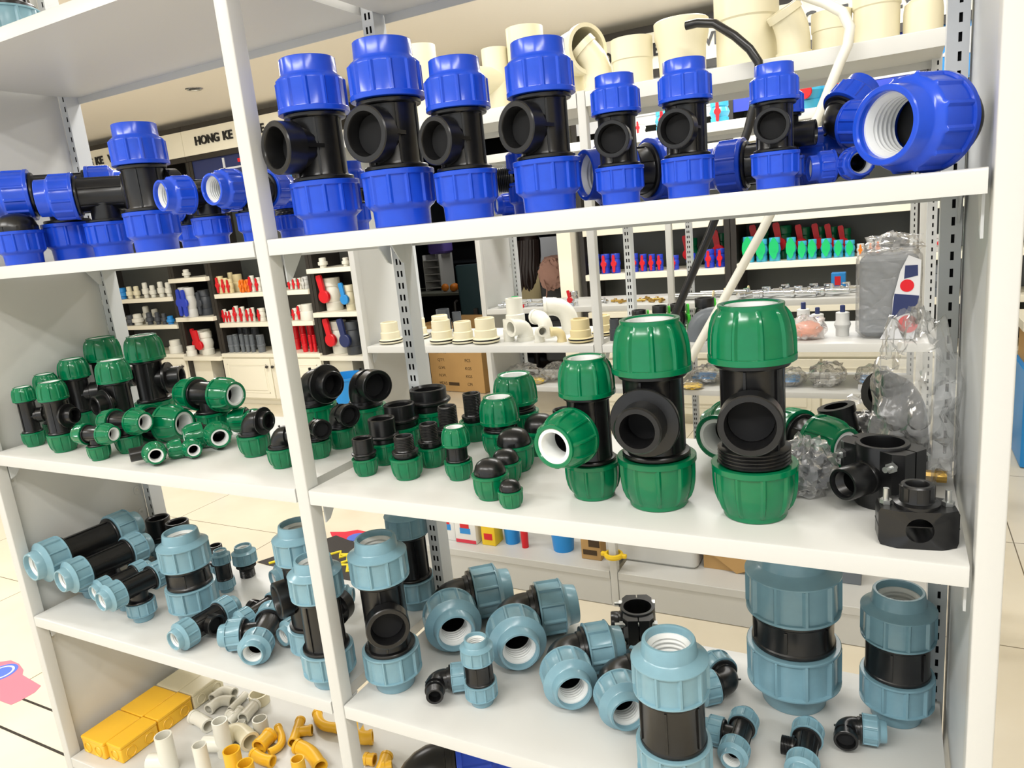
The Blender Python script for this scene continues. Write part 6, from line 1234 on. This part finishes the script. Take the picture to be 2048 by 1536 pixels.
MB().rbox(-.24,.24,-.23,.23,.43,.50,.06).build('seat',M['teal'],t)
b=MB(); b.rbox(-.17,.17,-.03,.03,-.27,.27,.028,Matrix.Translation((0,-.24,.80))@Matrix.Rotation(.12,4,'X')); b.build('backrest',M['teal'],t)
MB().box(-.02,.02,-.30,-.26,.35,.62).build('back_support',M['frame'],t); MB().cyl(.028,.12,.43,14).build('column',M['frame'],t)
for k in range(5):
    a=2*PI*k/5; l=MB().tube([(0,0,.11),(.28*math.cos(a),.28*math.sin(a),.075)],.018,0,8).build('leg',M['frame'],t); MB().cyl(.03,-.02,.02,12,Matrix.Translation((.28*math.cos(a),.28*math.sin(a),.031))@RX90).build('castor',M['frame'],l)
for s in (1,-1): MB().tube(arcpath((s*.24,0,.46),(s*.29,0,.50),(s*.29,0,.66),.7)+[(s*.29,.1,.67)],.016,0,8).build('armrest',M['frame'],t)
t=empty('office_chair',Matrix.Translation((-1.532,4.920,ZF))@Matrix.Rotation(0.05,4,'Z'),'black office chair with a dusty pink hooded jacket over its back','chair','office chairs')
MB().rbox(-.24,.24,-.23,.23,.43,.50,.06).build('seat',M['teal'],t)
b=MB(); b.rbox(-.17,.17,-.03,.03,-.27,.27,.028,Matrix.Translation((0,-.24,.80))@Matrix.Rotation(.12,4,'X')); b.build('backrest',M['dark'],t)
MB().box(-.02,.02,-.30,-.26,.35,.62).build('back_support',M['frame'],t); MB().cyl(.028,.12,.43,14).build('column',M['frame'],t)
for k in range(5):
    a=2*PI*k/5; l=MB().tube([(0,0,.11),(.28*math.cos(a),.28*math.sin(a),.075)],.018,0,8).build('leg',M['frame'],t); MB().cyl(.03,-.02,.02,12,Matrix.Translation((.28*math.cos(a),.28*math.sin(a),.031))@RX90).build('castor',M['frame'],l)
for s in (1,-1): MB().tube(arcpath((s*.24,0,.46),(s*.29,0,.50),(s*.29,0,.66),.7)+[(s*.29,.1,.67)],.016,0,8).build('armrest',M['frame'],t)
t=empty('hooded_jacket',Matrix.Translation((-1.532,4.60,ZF+.90)),'dusty pink hooded jacket hung over the black office chair','jacket')
b=MB(); crumple(b,(0,.09,.215),.12,.085,.028,16,.1,81,False); crumple(b,(.0,-.05,.10),.115,.042,.12,22,.16,83,False); b.build('cloth',M['hoodie'],t)
MB().tube([(-.05,-.10,.06),(-.02,-.11,-.02),(-.04,-.10,-.10)],.006,0,8).build('drawstring',M['hoodie'],t)
t=empty('handbag',Matrix.Translation((-1.532+.06,4.55,ZF+.40)),'black bag with pale round strap hanging behind the black office chair','bag')
MB().rbox(-.15,.15,-.05,.04,-.12,.22,.03).build('body',M['dark'],t); MB().tube([(.08*math.cos(a),-.06,.10+.13*math.sin(a)) for a in (PI*k/12-.0+PI for k in range(13))],.006,0,8).build('strap',M['lgrey'],t)
def person():
    t=empty('person',Matrix.Translation((-2.203,5.5,ZF)),'person in a beige jacket with long dark hair, seated with the back turned','person')
    def skin(name,vs,es,rad,m,parent,root=0,sub=2):
        me=bpy.data.meshes.new(name); me.from_pydata([Vector(v) for v in vs],es,[]); o=link(name,me,parent)
        s=o.modifiers.new('skin','SKIN'); 
        for k,v in enumerate(me.skin_vertices[0].data): v.radius=rad[k] if isinstance(rad[k],tuple) else (rad[k],rad[k]); v.use_root=(k==root)
        u=o.modifiers.new('sub','SUBSURF'); u.levels=sub; u.render_levels=sub
        me.materials.append(m); 
        n=bpy.data.meshes.new_from_object(o.evaluated_get(bpy.context.evaluated_depsgraph_get())); o.modifiers.clear(); o.data=n
        n.materials.clear(); n.materials.append(m); n.shade_smooth(); return o
    # y+ is forward (towards the desk); seat height .48
    vs=[(0,0,.56),(0,.0,.72),(0,.02,.92),(0,.05,1.02),(0,.07,1.09),(0,.10,1.20),(0,.115,1.27),
        (.17,.03,.98),(.22,.12,.76),(.17,.34,.74),(-.17,.03,.98),(-.22,.12,.76),(-.17,.34,.74),
        (.10,.08,.54),(.12,.46,.52),(.12,.48,.10),(-.10,.08,.54),(-.12,.46,.52),(-.12,.48,.10),(.12,.58,.04),(-.12,.58,.04)]
    es=[(0,1),(1,2),(2,3),(3,4),(4,5),(5,6),(2,7),(7,8),(8,9),(2,10),(10,11),(11,12),(0,13),(13,14),(14,15),(0,16),(16,17),(17,18),(15,19),(18,20)]
    rad=[(.15,.12),(.14,.11),(.15,.10),(.07,.06),.055,.085,.075,.065,.05,.035,.065,.05,.035,.085,.065,.045,.085,.065,.045,.035,.035]
    body=skin('body',vs,es,rad,M['skin'],t)
    for s in (1,-1):
        for k in range(4):
            x=s*(.17-.024+k*.016); skin('finger',[(x,.355,.738),(x,.395,.732),(x,.42,.722)],[(0,1),(1,2)],[.010,.009,.008],M['skin'],body,0,1)
        skin('thumb',[(s*.145,.345,.738),(s*.125,.37,.735),(s*.118,.39,.73)],[(0,1),(1,2)],[.010,.009,.008],M['skin'],body,0,1)
    MB().sphere((0,.205,1.20),.014,10).build('nose',M['skin'],body)
    for s in (1,-1): MB().sphere((s*.032,.185,1.225),.011,10).build('eye',M['frame'],body); MB().sphere((s*.088,.10,1.205),.02,10,(.4,.7,1.2)).build('ear',M['skin'],body)
    MB().sphere((0,.187,1.165),.02,10,(1.2,.35,.35)).build('mouth',M['redst'],body)
    jk=skin('jacket',[(0,0,.55),(0,0,.74),(0,.02,.93),(0,.045,1.02),(.18,.03,.98),(.235,.12,.76),(.18,.31,.745),(-.18,.03,.98),(-.235,.12,.76),(-.18,.31,.745)],[(0,1),(1,2),(2,3),(2,4),(4,5),(5,6),(2,7),(7,8),(8,9)],[(.175,.145),(.17,.135),(.175,.125),(.085,.08),.085,.068,.052,.085,.068,.052],M['jacket'],t)
    tr=skin('trousers',[(0,.02,.54),(.10,.09,.535),(.12,.46,.52),(.12,.48,.14),(-.10,.09,.535),(-.12,.46,.52),(-.12,.48,.14)],[(0,1),(1,2),(2,3),(0,4),(4,5),(5,6)],[(.15,.12),.095,.075,.055,.095,.075,.055],M['dark'],t)
    h=MB(); h.sphere((0,.085,1.235),.105,22,(.95,1.0,1.12))
    for k in range(9):
        a=-1.15+2.3*k/8; x=.095*math.sin(a); y=.07-.075*math.cos(a)
        h.tube([(x,y,1.25),(x*1.12,y-.035,1.10),(x*1.25,y-.085,.98),(x*1.3+.012*math.sin(k*2.3),y-.10,.86),(x*1.2+.02*math.sin(k*1.7),y-.095,.76+.03*math.sin(k*1.9))],.03,0,10,None,[.045,.045,.036,.026,.008])
    h.build('hair',M['hair'],t)
person()
t=empty('stool',Matrix.Translation((-2.203,5.52,ZF)),'low dark stool under the seated person','stool'); MB().cyl(.19,.35,.39,28,bev=.012).build('seat',M['dark'],t); MB().cyl(.03,.02,.35,14).cyl(.2,0,.02,28).build('column',M['frame'],t)
t=empty('cardboard_carton',Matrix.Translation((-2.476,4.693,ZF+.0045))@Matrix.Rotation(-.12,4,'Z'),'large open brown carton with printed lines, on the floor in the opening','box')
MB().box(-.30,.30,-.22,.22,0,.44).build('body',M['card'],t)
for s,ax in ((1,0),(-1,0)): MB().box(-.30,.30,0,.004,0,.2,Matrix.Translation((0,s*.22,.44))@Matrix.Rotation(-s*.5,4,'X')).build('flap',M['card'],t)
for s in (1,-1): MB().box(0,.004,-.22,.22,0,.19,Matrix.Translation((s*.298,0,.44))@Matrix.Rotation(s*.45,4,'Y')).build('flap',M['card'],t)
for k,(a,c) in enumerate((('ITEM NO:',''),('QTY.','PCS'),('G.W.','KGS'),('N.W.','KGS'),('MEAS.','CM'))):
    text(a,.038,facing((-.16,-.2212,.36-k*.072)),M['ink'],t,.0004)
    if c: text(c,.038,facing((.14,-.2212,.36-k*.072)),M['ink'],t,.0004)
MB().box(-.10,.02,-.2214,-.2204,.055,.085).build('ink_smudge',M['ink'],t)
